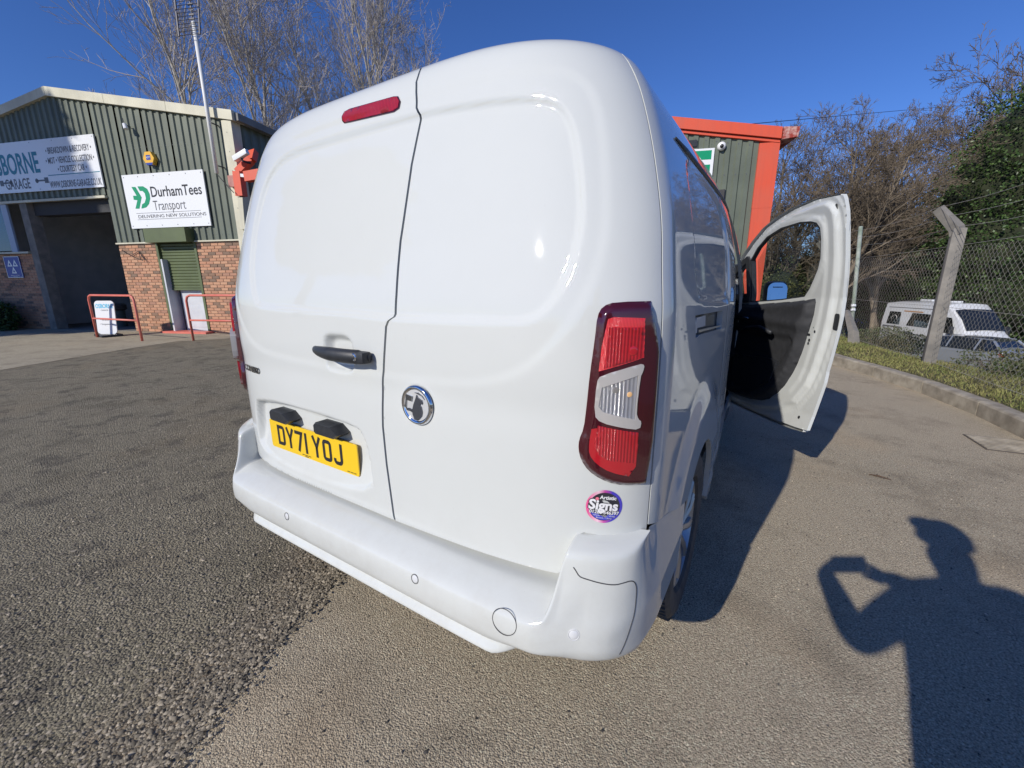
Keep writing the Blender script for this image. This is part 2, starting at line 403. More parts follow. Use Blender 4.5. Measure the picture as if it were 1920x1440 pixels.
# body sides + roof
def a_of_y(y, v=1.0): return y-QD+LQ - float(np.interp(v, VQ, YQ))
WHEELS = (.815, 3.49)
def sidepts(y, z): return (a_of_y(y, z), z)
ARCH_R = .365
def arch(cy, up):      # points along the wheel arch, rear foot to front foot
    return [(a_of_y(cy)-ARCH_R*math.cos(t), .335+ARCH_R*math.sin(t)) for t in np.linspace(-.05, math.pi+.05, 26)]
def side_out():
    o = [(ASEAM+.003, VT), (ASEAM+.003, 1.6), (ASEAM+.003, 1.2), (ASEAM+.003, .80), (ASEAM+.003, .706)]
    # bumper joint falls forward to the arch
    o += [(a_of_y(.30), .668), (a_of_y(.552), .600)]
    o += [p for p in arch(WHEELS[0], 0) if p[0] > a_of_y(.565)]
    o += [(a_of_y(1.22), .285)]
    o += [(a_of_y(3.05), .285)]+[p for p in arch(WHEELS[1], 0)]
    o += [(a_of_y(3.93), .30), (a_of_y(4.20), .34), (a_of_y(4.30), .5), (a_of_y(4.29), .7), (a_of_y(4.18), .9), (a_of_y(3.9), 1.0), (a_of_y(3.35), 1.10), (a_of_y(2.85), 1.42), (a_of_y(2.5, 1.65), 1.66), (a_of_y(2.34, 1.8), 1.79), (a_of_y(2.28, VT), VT)]
    return o
DOORWAY = chaikin([(a_of_y(1.74), .36), (a_of_y(3.02), .36), (a_of_y(3.10), .46), (a_of_y(3.10), 1.08), (a_of_y(2.82), 1.34), (a_of_y(2.50), 1.58), (a_of_y(2.28), 1.68), (a_of_y(1.85, 1.6), 1.725), (a_of_y(1.74, 1.6), 1.68), (a_of_y(1.69), 1.2), (a_of_y(1.68), .7)], 2)
SLOT = [(1.232, 1.185), (1.262, 1.119), (1.335, 1.122), (1.868, 1.0935), (1.861, 1.165)]
WINP = chaikin([(1.25, 1.262), (1.35, 1.222), (2.05, 1.196), (2.11, 1.215), (2.10, 1.42), (2.06, 1.56), (1.95, 1.615), (1.45, 1.635), (1.28, 1.62), (1.22, 1.5)], 2)
def side_disp(a, v):
    a = np.abs(a)
    d = .009*smooth01((.010-sdist(a, v, WINP))/.026)
    # swollen haunch over the wheel
    r = np.hypot(a-a_of_y(WHEELS[0]), v-.335); d -= .016*smooth01((.62-r)/.12)*smooth01((r-.30)/.05)
    r2 = np.hypot(a-a_of_y(WHEELS[1]), v-.335); d -= .012*smooth01((.60-r2)/.12)
    for ya in (a_of_y(.985)+.31, a_of_y(1.675)):      # sliding door shut lines
        d += .008*np.exp(-((a-ya)/.005)**2)
    d += .006*smooth01((.60-v)/.03)*smooth01((v-.36)/.05)*smooth01((a-a_of_y(1.1))/.1)
    return d
so_ = side_out()
patch('body_side', surf(0, side_disp), so_[::-1], [DOORWAY[::-1], SLOT], .017, M['paint'], van, .02)
patch('body_side', surf(0, side_disp), [(-x, z) for x, z in so_], [], .035, M['paint'], van, .02)
# roof
aa = np.concatenate([np.linspace(-2.9, -1.0, 24), np.linspace(-.98, .98, 70), np.linspace(1.0, 2.9, 24)])
def roofS(a, v):
    p = Sbody(a, v); return p
vr = np.concatenate([np.linspace(VT, 1.9, 12), np.linspace(1.92, 2.12, 16)])
rf = grid('roof', roofS, aa, vr, M['paint'], van)
# windscreen, bonnet, nose
def ruled(name, c1, c2, n, mat):
    V_ = []; F = []
    for i in range(n+1):
        t = i/n
        for p, q in zip(c1, c2): V_.append(tuple(np.array(p)*(1-t)+np.array(q)*t))
    k = len(c1)
    for i in range(n):
        for j in range(k-1): F.append((i*k+j, i*k+j+1, (i+1)*k+j+1, (i+1)*k+j))
    return mk(name, V_, F, mat, van, True)
xs = np.linspace(-1, 1, 25)
rt = [(x*.60, 2.27+.12*(1-x*x), 1.828+.03*(1-x*x)) for x in xs]
wb = [(x*.84, 3.28+.22*(1-x*x), 1.10+.02*(1-x*x)) for x in xs]
hb = [(x*.74, 4.12+.16*(1-x*x), .93+.03*(1-x*x)) for x in xs]
gb = [(x*.67, 4.28+.17*(1-abs(x)**3), .62) for x in xs]
lb = [(x*.67, 4.20+.17*(1-abs(x)**3), .26) for x in xs]
rt = [(x*.91, y, z) for x, y, z in rt]; wb = [(x*.91, y, z) for x, y, z in wb]; hb = [(x*.93, y, z) for x, y, z in hb]
ruled('windscreen', rt, wb, 6, M['dglass']); ruled('bonnet', wb, hb, 6, M['paint']); ruled('grille', hb, gb, 4, M['black']); ruled('front_bumper', gb, lb, 4, M['paint'])
# floor / bulkhead / cab
b = MB(); b.box((0, 2.35, .34), (1.6, 3.3, .06)); b.build('floor_pan', M['black'], van)
b = MB(); b.box((0, 1.62, 1.03), (1.56, .04, 1.36)); b.build('bulkhead', M['trim'], van)
b = MB(); b.bbox((0, 3.1, .92), (1.5, .45, .34), .05); b.build('dashboard', M['trim'], van)
for sx in (.42, -.42):
    b = MB(); b.bbox((sx, 2.15, .62), (.50, .52, .16), .05); b.bbox((sx, 1.86, .98), (.50, .14, .66), .05, Matrix.Rotation(.18, 3, 'X')); b.bbox((sx, 1.80, 1.40), (.26, .09, .18), .035); b.build('seat', M['trim'], van)
b = MB(); ring = [(.42+.19*math.cos(t), 2.72+.08*math.sin(t), 1.06+.17*math.sin(t)) for t in np.linspace(0, 2*math.pi, 25)]
b.tube(ring, .014, 8); b.tube([(.42, 2.72, 1.06), (.42, 2.95, .98)], .03, 8); b.tube([(.25, 2.72, 1.06), (.59, 2.72, 1.06)], .012, 6); b.build('steering_wheel', M['black'], van, True)
# black roof-side trim strip
st = [(1.125, 1.632), (1.16, 1.640), (1.2133, 1.645), (1.4161, 1.6413), (1.5896, 1.6168), (1.792, 1.5745), (2.0033, 1.4725)]
b = MB(); b.tube([pt(a, v, .002)[0] for a, v in [(1.15, 1.642), (1.3, 1.646), (1.6, 1.650), (1.9, 1.652), (2.3, 1.655), (2.6, 1.655)]], [.004, .009, .010, .010, .009, .004], 8, sx=.6); b.build('roof_trim_strip', M['black'], van, True)
# sliding-door rail recess
patch('rail_recess', surf(-.022), SLOT, [], .02, M['black'], van)
patch('rail_cover', surf(-.006), [(1.243, 1.176), (1.268, 1.127), (1.318, 1.130), (1.318, 1.143), (1.472, 1.137), (1.460, 1.171)], [], .02, M['sensor'], van, .01)
patch('rail_edge', surf(-.004), [(1.330, 1.136), (1.335, 1.128), (1.86, 1.101), (1.86, 1.107)], [], .02, M['alloy'], van, .006)
# ---------------------------------------------------------- bumper
BS, BX, BF = quarter(.875, .16, 8); LB = BS[-1]
CEN = [(.562, .06), (.556, .035), (.553, -.012), (.541, -.048), (.521, -.084), (.508, -.094), (.476, -.0975), (.445, -.096), (.420, -.089), (.411, -.072), (.401, -.068), (.374, -.083), (.365, -.072), (.358, -.02)]
COR = [(.700, .06), (.693, .014), (.688, -.004), (.672, -.030), (.612, -.040), (.545, -.052), (.498, -.070), (.458, -.074), (.432, -.068), (.417, -.056), (.406, -.040), (.397, -.020), (.392, -.003), (.388, .03)]
KV = np.arange(len(CEN), dtype=float)
def Sbump(a, v):
    s = np.where(a < 0, -1, 1); b = np.abs(a)
    kq = np.clip(v, 0, len(CEN)-1)
    zc = np.interp(kq, KQ, CZ); yc = np.interp(kq, KQ, CY); zk = np.interp(kq, KQ, KZ); yk = np.interp(kq, KQ, KY)
    wz = smooth01((b-.704)/.033); wm = smooth01((b-.675)/.12); wl = smooth01((b-.56)/.12)
    wv = wz+(wm-wz)*smooth01((kq-3.2)/2.2); wv = wv+(wl-wv)*smooth01((kq-7)/2)
    z = zc*(1-wv)+zk*wv; y0 = yc*(1-wv)+yk*wv
    fx = np.interp(b, BS, BX); fd = np.interp(b, BS, BF)
    side = smooth01((b-LB+.10)/.14)
    y0s = y0*(1-side)+(-.03)*side
    x = .874*fx
    # the side top drops towards the wheel arch
    yy = y0s+.16*fd+np.maximum(0, b-LB)
    x = x+.026*smooth01((yy+.03)/.25)*smooth01((b-.8)/.1) - np.maximum(0, (.42-z))*.45*side - np.maximum(0, z-.52)*.13*side
    zt = np.where(yy > .14, .706-(yy-.14)*.27, 10.)
    z = np.minimum(z, np.maximum(zt, .36))
    return np.stack([s*x, yy, z], -1)
KQ = np.linspace(0, len(CEN)-1, 400)
CZ, CY, KZ, KY = [sm(pchip(list(KV), [r[i] for r in T_], KQ), 10) for T_, i in ((CEN, 0), (CEN, 1), (COR, 0), (COR, 1))]
bb = []
for sgn in (1, -1):
    bb_a = np.concatenate([np.linspace(0, .60, 40)[:-1], np.linspace(.60, LB, 110)[:-1], np.linspace(LB, LB+.58, 40)])
    bb.append(bb_a)
aa = np.concatenate([-bb_a[::-1], bb_a[1:]])
vv = np.linspace(0, len(CEN)-1, 90)
A, V_ = np.meshgrid(aa, vv); P = Sbump(A, V_); n_, m_ = A.shape
# clip by the wheel arch
F = []
cy, cz = WHEELS[0], .335
# slide the forward edge back to the arch circle
for i in range(n_):
    for j in range(m_):
        x, y, z = P[i, j]
        h = ARCH_R**2-(z-cz)**2
        ya = cy-math.sqrt(max(h, .0)) if h > 0 else 10
        if y > ya: P[i, j, 1] = ya
for i in range(n_-1):
    for j in range(m_-1):
        F.append((i*m_+j, (i+1)*m_+j, (i+1)*m_+j+1, i*m_+j+1))
bo = mk('rear_bumper', P.reshape(-1, 3), F, M['paint'], van, True)
# joint lines of the bumper corners, sensors, towing-eye cap
def bpt(a, v, d=0.):
    p, n = surf(d, None, Sbump)(np.array([a]), np.array([v])); return p[0], -n[0]
def bn(a, v): 
    n = normals(Sbump, np.array([a]), np.array([v]))[0]
    return n if n[1] < 0 or abs(n[0]) > .7 else -n
def bframe(x_px=None, a=0, v=0, d=0):
    n = normals(Sbump, np.array([a]), np.array([v]))[0]
    if n[1] > 0: n = -n
    p = Sbump(np.array([a]), np.array([v]))[0]+n*d
    z = Vector(n); up = Vector((0, 0, 1)); y = (up-z*up.dot(z)).normalized(); x = y.cross(z)
    R_ = Matrix((x, y, z)).transposed().to_4x4(); R_.translation = Vector(p); return R_
def seam_line(name, pts, r, mat):
    q = []
    for a, v in pts:
        n = normals(Sbump, np.array([a]), np.array([v]))[0]; n = -n if n[1]*1 > .2 else n
        p = Sbump(np.array([a]), np.array([v]))[0]
        if p[0]*n[0] < 0 and abs(n[0]) > .5: n = -n
        q.append(p+n*(-.0003))
    b = MB(); b.tube(q, r, 5); return b.build(name, mat, van, True)
for s in (1, -1):
    line = [(.755, 3.45), (.761, 3.55), (.768, 3.7), (.776, 3.78), (.804, 3.89), (.848, 4.03), (.871, 4.0), (.887, 4.0), (.899, 4.11), (.906, 4.35), (.907, 4.6), (.907, 5.25), (.905, 5.8), (.895, 6.8), (.88, 8)]
    line = chaikin(line, 2, False)
    seam_line('bumper_joint', [(s*a, v) for a, v in line], .0016, M['inner'])
SENS = [(-.47, 7.2), (.10, 7.4), (.745, 8.0)]
def disc(M4, prof, mat, name, parent, n=32):
    b = MB(); b.lathe(prof, M4, n); return b.build(name, mat, parent, True)
for a, v in [(-.282, 5.55), (.332, 5.35), (.775, 5.95), (-.775, 5.95)]:
    Mx = bframe(a=a, v=v)
    disc(Mx, [(.0001, .0012), (.0095, .0012), (.0105, .0006), (.0108, -.002)], M['sensor'], 'parking_sensor', van)
    disc(Mx, [(.0118, -.001), (.0118, .0007), (.0135, .0007), (.0135, -.001)], M['inner'] if abs(a) < .7 else M['sensor'], 'sensor_ring', van)
disc(bframe(a=.618, v=5.35), [(.0315, -.001), (.0315, .0006), (.0328, .0006), (.0328, -.001)], M['inner'], 'towing_eye_cap', van)
# ---------------------------------------------------------- tail lamps
LAMP = [(.905, 1.2355), (.80, 1.2345), (.7743, 1.2258), (.763, 1.2059), (.7593, 1.1599), (.7503, 1.0814), (.7456, 1.0056), (.7415, .9584), (.7323, .9321), (.7315, .9094), (.7382, .8838), (.7552, .8586), (.7822, .84), (.8151, .8267), (.8618, .8211), (.905, .8195)]
LAMP = chaikin(LAMP, 1)
RU = [(.7833, 1.1996), (.7951, 1.2035), (.8578, 1.2006), (.8587, 1.1193), (.7676, 1.0909), (.7727, 1.1463)]
RUI = [(.7861, 1.1831), (.8547, 1.1822), (.8567, 1.1197), (.7779, 1.0964)]
CL = chaikin([(.860, 1.104), (.857, 1.0890), (.852, 1.0787), (.8478, 1.0007), (.8533, .9848), (.861, .9790), (.858, .9605), (.8239, .9662), (.7758, .9787), (.7613, .9952), (.7642, 1.0679), (.7719, 1.0828), (.8505, 1.1066)], 1)
CLI = [(.8479, 1.0823), (.8465, .9844), (.7801, 1.0026), (.77, 1.0145), (.7752, 1.0567)]
RL = chaikin([(.7593, .9734), (.8585, .9523), (.8547, .8476), (.8007, .8622), (.7714, .8812), (.7549, .9031), (.7539, .932)], 1)
RLI = [(.7704, .9714), (.8565, .9532), (.8561, .8814), (.7961, .8909), (.7731, .9049), (.7651, .9302)]
def mir(p, s): return p if s > 0 else [(-x, z) for x, z in p[::-1]]
for s in (1, -1):
    lamp = empty('tail_lamp', (0, 0, 0), parent=van)
    lamp['label'] = 'right tail lamp' if s > 0 else 'left tail lamp'
    def lampdisp(a, v, s=s): return .012*(1-smooth01(-sdist(a*s, v, LAMP)/.012))
    patch('lamp_housing', surf(.014, lampdisp), mir(LAMP, s)[::-1], [], .006, M['lens_dark'], lamp, .012)
    fr_out = LAMP; 
    def inset(p, d):
        A_ = np.array(p); c = A_.mean(0); return [tuple(c+(q-c)*(1-d/np.hypot(*(q-c)))) for q in A_]
    patch('red_reflector', surf(.0150+(.006 if s < 0 else 0)), mir(RU[::-1], s), [mir(RUI, s)], .006, M['lens_red'], lamp, .003 if s > 0 else .012)
    patch('brake_lens', surf(.0152+(.006 if s < 0 else 0)), mir(RUI[::-1], s), [], .006, M['lens_rib'], lamp, .004)
    patch('reverse_lens_frame', surf(.0165+(.016 if s < 0 else 0)), mir(CL, s), [mir(CLI, s)], .006, M['lens_clear'], lamp, .004 if s > 0 else .02)
    patch('reverse_lens', surf(.0150+(.016 if s < 0 else 0)), mir(CLI, s), [], .010, M['lens_ref'], lamp, .003)
    patch('fog_reflector', surf(.0150+(.006 if s < 0 else 0)), mir(RL, s), [mir(RLI, s)], .006, M['lens_red2'], lamp, .003 if s > 0 else .012)
    patch('fog_lens', surf(.0153+(.006 if s < 0 else 0)), mir(RLI, s), [], .010, M['lens_rib'], lamp, .004)
    for (a, v, r, mt) in ((.835, 1.134, .010, 'lens_red2'), (.804, 1.052, .008, 'bulb'), (.832, 1.041, .006, 'amber')):
        disc(frame(s*a, v, .0153), [(.0001, .0009), (r*.6, .0008), (r*.9, .0005), (r, 0)], M[mt], 'bulb', lamp, 20)
# ---------------------------------------------------------- flat print mapped on the body
def font_mesh(txt, size, sx=1.0, align='CENTER', bold=0.0, shear=0.0, spacing=1.0):
    c = bpy.data.curves.new('t', 'FONT'); c.body = txt; c.size = size; c.align_x = align; c.align_y = 'CENTER'; c.offset = bold; c.shear = shear; c.space_character = spacing; c.resolution_u = 3
    o = bpy.data.objects.new('t', c); COL.objects.link(o)
    dg = bpy.context.evaluated_depsgraph_get(); dg.update(); me = bpy.data.meshes.new_from_object(o.evaluated_get(dg))
    V = [(v.co.x*sx, v.co.y) for v in me.vertices]; F_ = [tuple(p.vertices) for p in me.polygons]
    bpy.data.objects.remove(o); bpy.data.curves.remove(c); bpy.data.meshes.remove(me); return V, F_
def map_text(name, txt, size, mapf, mat, parent, cx=0, cy=0, rot=0, **kw):
    V, F_ = font_mesh(txt, size, **kw); c, s = math.cos(rot), math.sin(rot)
    return mk(name, [mapf(cx+x*c-y*s, cy+x*s+y*c) for x, y in V], F_, mat, parent)
def bodymap(a0, v0, d, disp=None):
    def f(x, y):
        p, n = surf(d, disp)(np.array([a0+x]), np.array([v0+y])); return tuple(p[0])
    return f
# badge "COMBO"
map_text('model_lettering', 'COMBO', .030, bodymap(-.612, .958, .0045), M['chrome'], van, sx=1.30, bold=.0004)
map_text('model_lettering_shadow', 'COMBO', .030, bodymap(-.612, .958, .0030), M['ink'], van, sx=1.33, bold=.0018)
# round maker's badge
BF_ = frame(.282, .956, .002)
badge = empty('round_badge', (0, 0, 0), parent=van)
disc(BF_, [(.0001, .004), (.044, .004), (.0455, .006), (.050, .0085), (.054, .006), (.056, .000)], M['chrome'], 'badge_ring', badge, 48)
disc(BF_, [(.0001, .0046), (.0435, .0046)], newmat('badge_field', (.66, .67, .67), .25, .35), 'badge_field', badge, 40)
gr = [(-.006, -.040), (-.012, -.026), (-.012, -.012), (-.006, .004), (-.001, .014), (.003, .022), (.006, .030), (.010, .024), (.017, .021), (.024, .018), (.026, .012), (.024, .007), (.018, .008), (.016, .004), (.021, -.002), (.023, -.014), (.020, -.026), (.010, -.036), (.003, -.041)]
b = MB(); b.poly(gr, .004, BF_ @ Matrix.Translation((0, 0, .0046))); b.poly([(-.036, -.012), (-.034, -.018), (-.022, -.018), (-.012, -.022), (-.014, -.013), (-.024, -.010)], .003, BF_ @ Matrix.Translation((0, 0, .0046)))
b.poly([(-.002, .036), (.012, .037), (.026, .030), (.034, .020), (.024, .029), (.010, .033)], .003, BF_ @ Matrix.Translation((0, 0, .0046)))
b.build('emblem_beast', newmat('emblem_dark', (.16, .17, .20), .28, .8), badge)
b = MB(); b.poly([(-.032, .012), (-.014, .010), (-.010, .024), (-.028, .027)], .004, BF_ @ Matrix.Translation((0, 0, .0046))); b.poly([(-.034, .027), (-.030, .027), (-.036, -.014), (-.040, -.006)], .003, BF_ @ Matrix.Translation((0, 0, .0046))); b.build('emblem_flag', M['chromed'], badge)
# high stop lamp
SL = [(-.092, 1.7415), (-.097, 1.752), (-.088, 1.7625), (-.060, 1.7655), (.156, 1.7585), (.178, 1.755), (.1875, 1.743), (.182, 1.7285), (.160, 1.7235), (-.050, 1.7325), (-.080, 1.7345)]
patch('high_stop_lamp', surf(.0035, door_disp), SL, [], .012, M['lens_rib'], van, .008)
patch('stop_lamp_rim', surf(.0022, door_disp), [( .045+(x-.045)*1.035, 1.745+(z-1.745)*1.16) for x, z in SL], [], .012, M['lens_dark'], van, .006)
# door handle
HB = MB(); hp = []; hr = []
for t in np.linspace(0, 1, 17):
    a = -.133+t*.252; v = 1.0775-.012*math.sin(t*math.pi)*0 - .006*(t); dd = .012+.030*math.sin(math.pi*min(1, max(0, t*1.05)))**.6
    hp.append(pt(a, v, dd)[0]); hr.append(.0095+.0115*min(1, t*2.2)**.7 if t < .93 else .012)
HB.tube(hp, hr, 12, sx=.8)
hd = HB.build('door_handle', M['black'], van, True)
HB = MB(); HB.bbox((0, 0, 0), (.082, .034, .034), .008, frame(.078, 1.0725, .030).to_3x3()); 
for i in range(len(HB.v)): HB.v[i] = tuple(Vector(HB.v[i])+Vector(pt(.078, 1.0715, .022)[0]))
HB.build('lock_housing', M['black'], van, auto=.6)
disc(frame(.083, 1.0735, .0395), [(.0001, .001), (.006, .001), (.0065, .003), (.0105, .003), (.0115, 0)], M['chrome'], 'lock_barrel', van)
# number plate
PM = frame(-.272, .718, .0)
pf = PM.copy(); 
p0, n0 = surf(-.018)(np.array([-.272]), np.array([.718]))
PM.translation = Vector(p0[0])
plate = empty('number_plate', (0, 0, 0), parent=van)
def rrect(w_, h_, r, n=5):
    o = []
    for cx, cy, a0 in ((w_/2-r, h_/2-r, 0), (-w_/2+r, h_/2-r, 90), (-w_/2+r, -h_/2+r, 180), (w_/2-r, -h_/2+r, 270)):
        for k in range(n+1): t = rad(a0+90*k/n); o.append((cx+r*math.cos(t), cy+r*math.sin(t)))
    return o
b = MB(); b.poly(rrect(.520, .111, .009), .004, PM); b.build('plate_panel', M['plate'], plate)
def strokes(name, glyphs, mapM, wd, mat, parent, h=.0006):
    b = MB()
    for pts, closed in glyphs:
        n = len(pts); Ls, Rs = [], []
        for i in range(n):
            p = Vector(pts[i]); a = Vector(pts[i-1]) if (i > 0 or closed) else None; c = Vector(pts[(i+1) % n]) if (i < n-1 or closed) else None
            d1 = (p-a).normalized() if a is not None else (c-p).normalized(); d2 = (c-p).normalized() if c is not None else d1
            t = (d1+d2).normalized() if (d1+d2).length > .01 else d1; nn = Vector((-t.y, t.x)); k = 1/max(.5, nn.dot(Vector((-d1.y, d1.x))))
            Ls.append(p+nn*wd/2*k); Rs.append(p-nn*wd/2*k)
        V = [mapM @ Vector((q.x, q.y, h)) for q in Ls]+[mapM @ Vector((q.x, q.y, h)) for q in Rs]
        F_ = [(i, (i+1) % n, (i+1) % n+n, i+n) for i in range(n if closed else n-1)]
        b.add(V, F_)
    return b.build(name, mat, parent)
def arcp(cx, cy, r, a0, a1, n=5): return [(cx+r*math.cos(rad(a0+(a1-a0)*k/n)), cy+r*math.sin(rad(a0+(a1-a0)*k/n))) for k in range(n+1)]
w2, h2 = .018, .0325     # half centre-line extents of a 50 x 79 mm character
GL = {'D': [([(-w2, -h2), (w2-.010, -h2)]+arcp(w2-.010, -h2+.010, .010, -90, 0)[1:]+arcp(w2-.010, h2-.010, .010, 0, 90)+[(-w2, h2)], True)],
      'Y': [([(-w2-.002, h2+.007), (0, -.002), (w2+.002, h2+.007)], False), ([(0, .002), (0, -h2-.007)], False)],
      '7': [([(-w2-.007, h2), (w2, h2), (-.006, -h2-.007)], False)],
      '1': [([(0, h2+.007), (0, -h2-.007)], False)],
      'O': [(arcp(w2-.010, -h2+.010, .010, -90, 0)+arcp(w2-.010, h2-.010, .010, 0, 90)+arcp(-w2+.010, h2-.010, .010, 90, 180)+arcp(-w2+.010, -h2+.010, .010, 180, 270), True)],
      'J': [([(w2, h2+.007)]+arcp(w2-.013, -h2+.013, .013, 0, -90)+arcp(-w2+.010, -h2+.010, .010, 270, 180)+[(-w2, -h2+.016)], False)]}
xc = -.2595+.052; gl = []
X0 = [-.186, -.127, -.069, -.026, .037, .098, .157]
for ch, x in zip('DY71YOJ', X0):
    for p, cl in GL[ch]: gl.append(([(px+x, py+.001) for px, py in p], cl))
strokes('plate_lettering', gl, PM, .0135, M['ink'], plate, .0046)
def pm(x, y): return tuple(PM @ Vector((x, y, .0045)))
b = MB()      # the supplier's tiny illegible print
for x0, x1, y0 in ((-.058, -.044, -.0475), (-.041, -.024, -.0475), (-.021, -.004, -.0475), (-.040, -.020, -.0525), (.200, .214, -.0495), (.217, .232, -.0495), (.235, .246, -.0495)):
    b.add([pm(x0, y0), pm(x1, y0), pm(x1, y0+.0028), pm(x0, y0+.0028)], [(0, 1, 2, 3)])
b.build('supplier_print', M['ink'], plate)['kind'] = 'stuff'
# plate lamps
for a0 in (-.398, -.125):
    LMx = frame(a0, .808, -.004); poly = [(-.064, .012), (-.054, .021), (.030, .020), (.066, -.004), (.034, -.022), (-.056, -.021), (-.064, -.014)]
    b = MB(); n = len(poly); V = [LMx @ Vector((x, y, -.03)) for x, y in poly]+[LMx @ Vector((x, y, .018)) for x, y in poly]+[LMx @ Vector((x*.93, y*.86+.001, .024)) for x, y in poly]
    b.add(V, [(i, (i+1) % n, (i+1) % n+n, i+n) for i in range(n)]+[(i+n, (i+1) % n+n, (i+1) % n+2*n, i+2*n) for i in range(n)]+[tuple(range(2*n, 3*n))]); b.build('plate_lamp', M['black'], van, auto=.5)
# sticker
ST = bodymap(.795, .770, .0018)
def discpoly(r, n=40, d0=0): return [(r*math.cos(2*math.pi*k/n), r*math.sin(2*math.pi*k/n)) for k in range(n)]
stk = empty('round_sticker', (0, 0, 0), parent=van)
def flat(name, poly, d, mat, a0=.795, v0=.770, par=stk):
    f = bodymap(a0, v0, d); return mk(name, [f(x, y) for x, y in poly], [tuple(range(len(poly)))], mat, par)
ms = newmat('sticker_rim', (.8, .2, .4), .3, 0, .8); cx = coords(ms); sp = N(ms, 'ShaderNodeSeparateXYZ'); L(ms, cx, sp.inputs[0])
mr = N(ms, 'ShaderNodeMapRange'); L(ms, sp.outputs[0], mr.inputs[0]); mr.inputs[1].default_value = .755; mr.inputs[2].default_value = .815
L(ms, ramp(ms, mr.outputs[0], [(.0, (.75, .10, .30)), (.35, (.85, .55, .65)), (.55, (.55, .08, .35)), (.8, (.06, .05, .45))]), bsdf(ms).inputs['Base Color'])
MD = newmat('sticker_dark', (.03, .03, .04), .3, 0, .8); MBl = newmat('sticker_blue', (.05, .06, .50), .3, 0, .8); MW = newmat('sticker_white', (.75, .75, .76), .35, 0, .6); MP = newmat('sticker_pink', (.75, .18, .25), .35, 0, .6)
flat('sticker_rim', discpoly(.042), .0010, ms); flat('sticker_disc', discpoly(.0355), .0014, MD)
flat('sticker_field', [p for p in discpoly(.034) if p[1] < -.004]+[(.033, -.004), (-.033, -.004)], .0017, MBl)
for txt, sz, cx_, cy_, bd, mt, d in (('Signs', .034, -.002, .003, .0030, MD, .0021), ('Signs', .034, -.002, .003, .0012, MW, .0026), ('Artistic', .0125, .008, .0225, .0004, MW, .0024), ('01268 546397', .0118, .000, -.0145, .0010, MD, .0022), ('01268 546397', .0118, .000, -.0145, .0003, MW, .0026), ('Vehicles \u2022 Signs \u2022 Wraps', .0052, 0, -.0225, 0, MW, .0024), ('Banners, T-Shirts', .0052, 0, -.0285, 0, MW, .0024)):
    map_text('sticker_text', txt, sz, bodymap(.795, .770, d), mt, stk, cx=cx_, cy=cy_, rot=-.10, bold=bd)
flat('sticker_dot', [(x-.017, y+.021) for x, y in discpoly(.004, 14)], .0028, MP)
# ---------------------------------------------------------- wheels
def wheel(cx, cy, name='wheel', side=1):
    wv = empty(name, (cx, cy, .325), 0, parent=van)
    R_ = Matrix.Rotation(math.pi/2, 4, 'Y')
    if side < 0: R_ = Matrix.Rotation(-math.pi/2, 4, 'Y')
    b = MB(); b.lathe([(.215, -.09), (.26, -.098), (.300, -.098), (.318, -.085), (.325, -.06), (.325, -.046), (.318, -.044), (.318, -.036), (.325, -.034), (.325, -.005), (.318, -.003), (.318, .005), (.325, .007), (.325, .034), (.318, .036), (.318, .044), (.325, .046), (.325, .06), (.318, .085), (.300, .098), (.26, .100), (.225, .092), (.215, .075)], R_, 96)
    t = b.build('tyre', M['rubber'], wv, auto=.5)
    b = MB()
    for k in range(72):
        an = 2*math.pi*k/72
        for zz in (-.072, .072):
            c = R_ @ Vector((.3235*math.cos(an), .3235*math.sin(an), zz)); b.box(c, (.004, .026, .006) if 0 else (.030, .006, .006), (R_ @ Matrix.Rotation(an, 4, 'Z')).to_3x3() @ Matrix.Rotation(math.pi/2, 3, 'Y'))
    b.build('tyre_tread', M['rubber'], wv)['kind'] = 'stuff'
    b = MB(); b.lathe([(.214, .078), (.206, .082), (.198, .070), (.190, .02), (.185, -.08)], R_, 48); b.lathe([(.0001, .072), (.035, .072), (.042, .062), (.05, .045)], R_, 24)
    for k in range(10):
        an = 2*math.pi*k/10
        for s in (-.05, .05):
            p1 = R_ @ Vector((.04*math.cos(an), .04*math.sin(an), .058)); p2 = R_ @ Vector((.202*math.cos(an+s), .202*math.sin(an+s), .070)); pm_ = R_ @ Vector((.13*math.cos(an+s*.6), .13*math.sin(an+s*.6), .072))
            b.tube([p1, pm_, p2], [.014, .012, .014], 6)
    b.build('rim', M['alloy'], wv, auto=.5)
    b = MB(); b.lathe([(.0001, .03), (.14, .03), (.145, .0)], R_, 32); b.build('brake_disc', newmat('brake_disc', (.10, .09, .085), .5, .6), wv, auto=.5)
wheel(.780, WHEELS[0]); wheel(.665, WHEELS[1]); wheel(-.762, WHEELS[0], side=-1); wheel(-.665, WHEELS[1], side=-1)
for s in (1, -1):      # arch liners
    for cy in WHEELS:
        b = MB(); pts = [(cy-(ARCH_R+.012)*math.cos(t), .335+(ARCH_R+.012)*math.sin(t)) for t in np.linspace(-.25, math.pi+.25, 30)]
        V = [(s*.45, y, z) for y, z in pts]+[(s*(.858 if cy < 2 else .765), y, z) for y, z in pts]; n = len(pts)
        b.add(V, [(i, i+1, i+1+n, i+n) for i in range(n-1)]+[tuple(range(n))]); b.build('arch_liner', M['inner'], van)
b = MB(); b.box((0, .42, .47), (1.3, .5, .06)); b.tube([(-.4, .18, .38), (-.4, .6, .36)], .026, 10); b.build('underbody', M['black'], van)
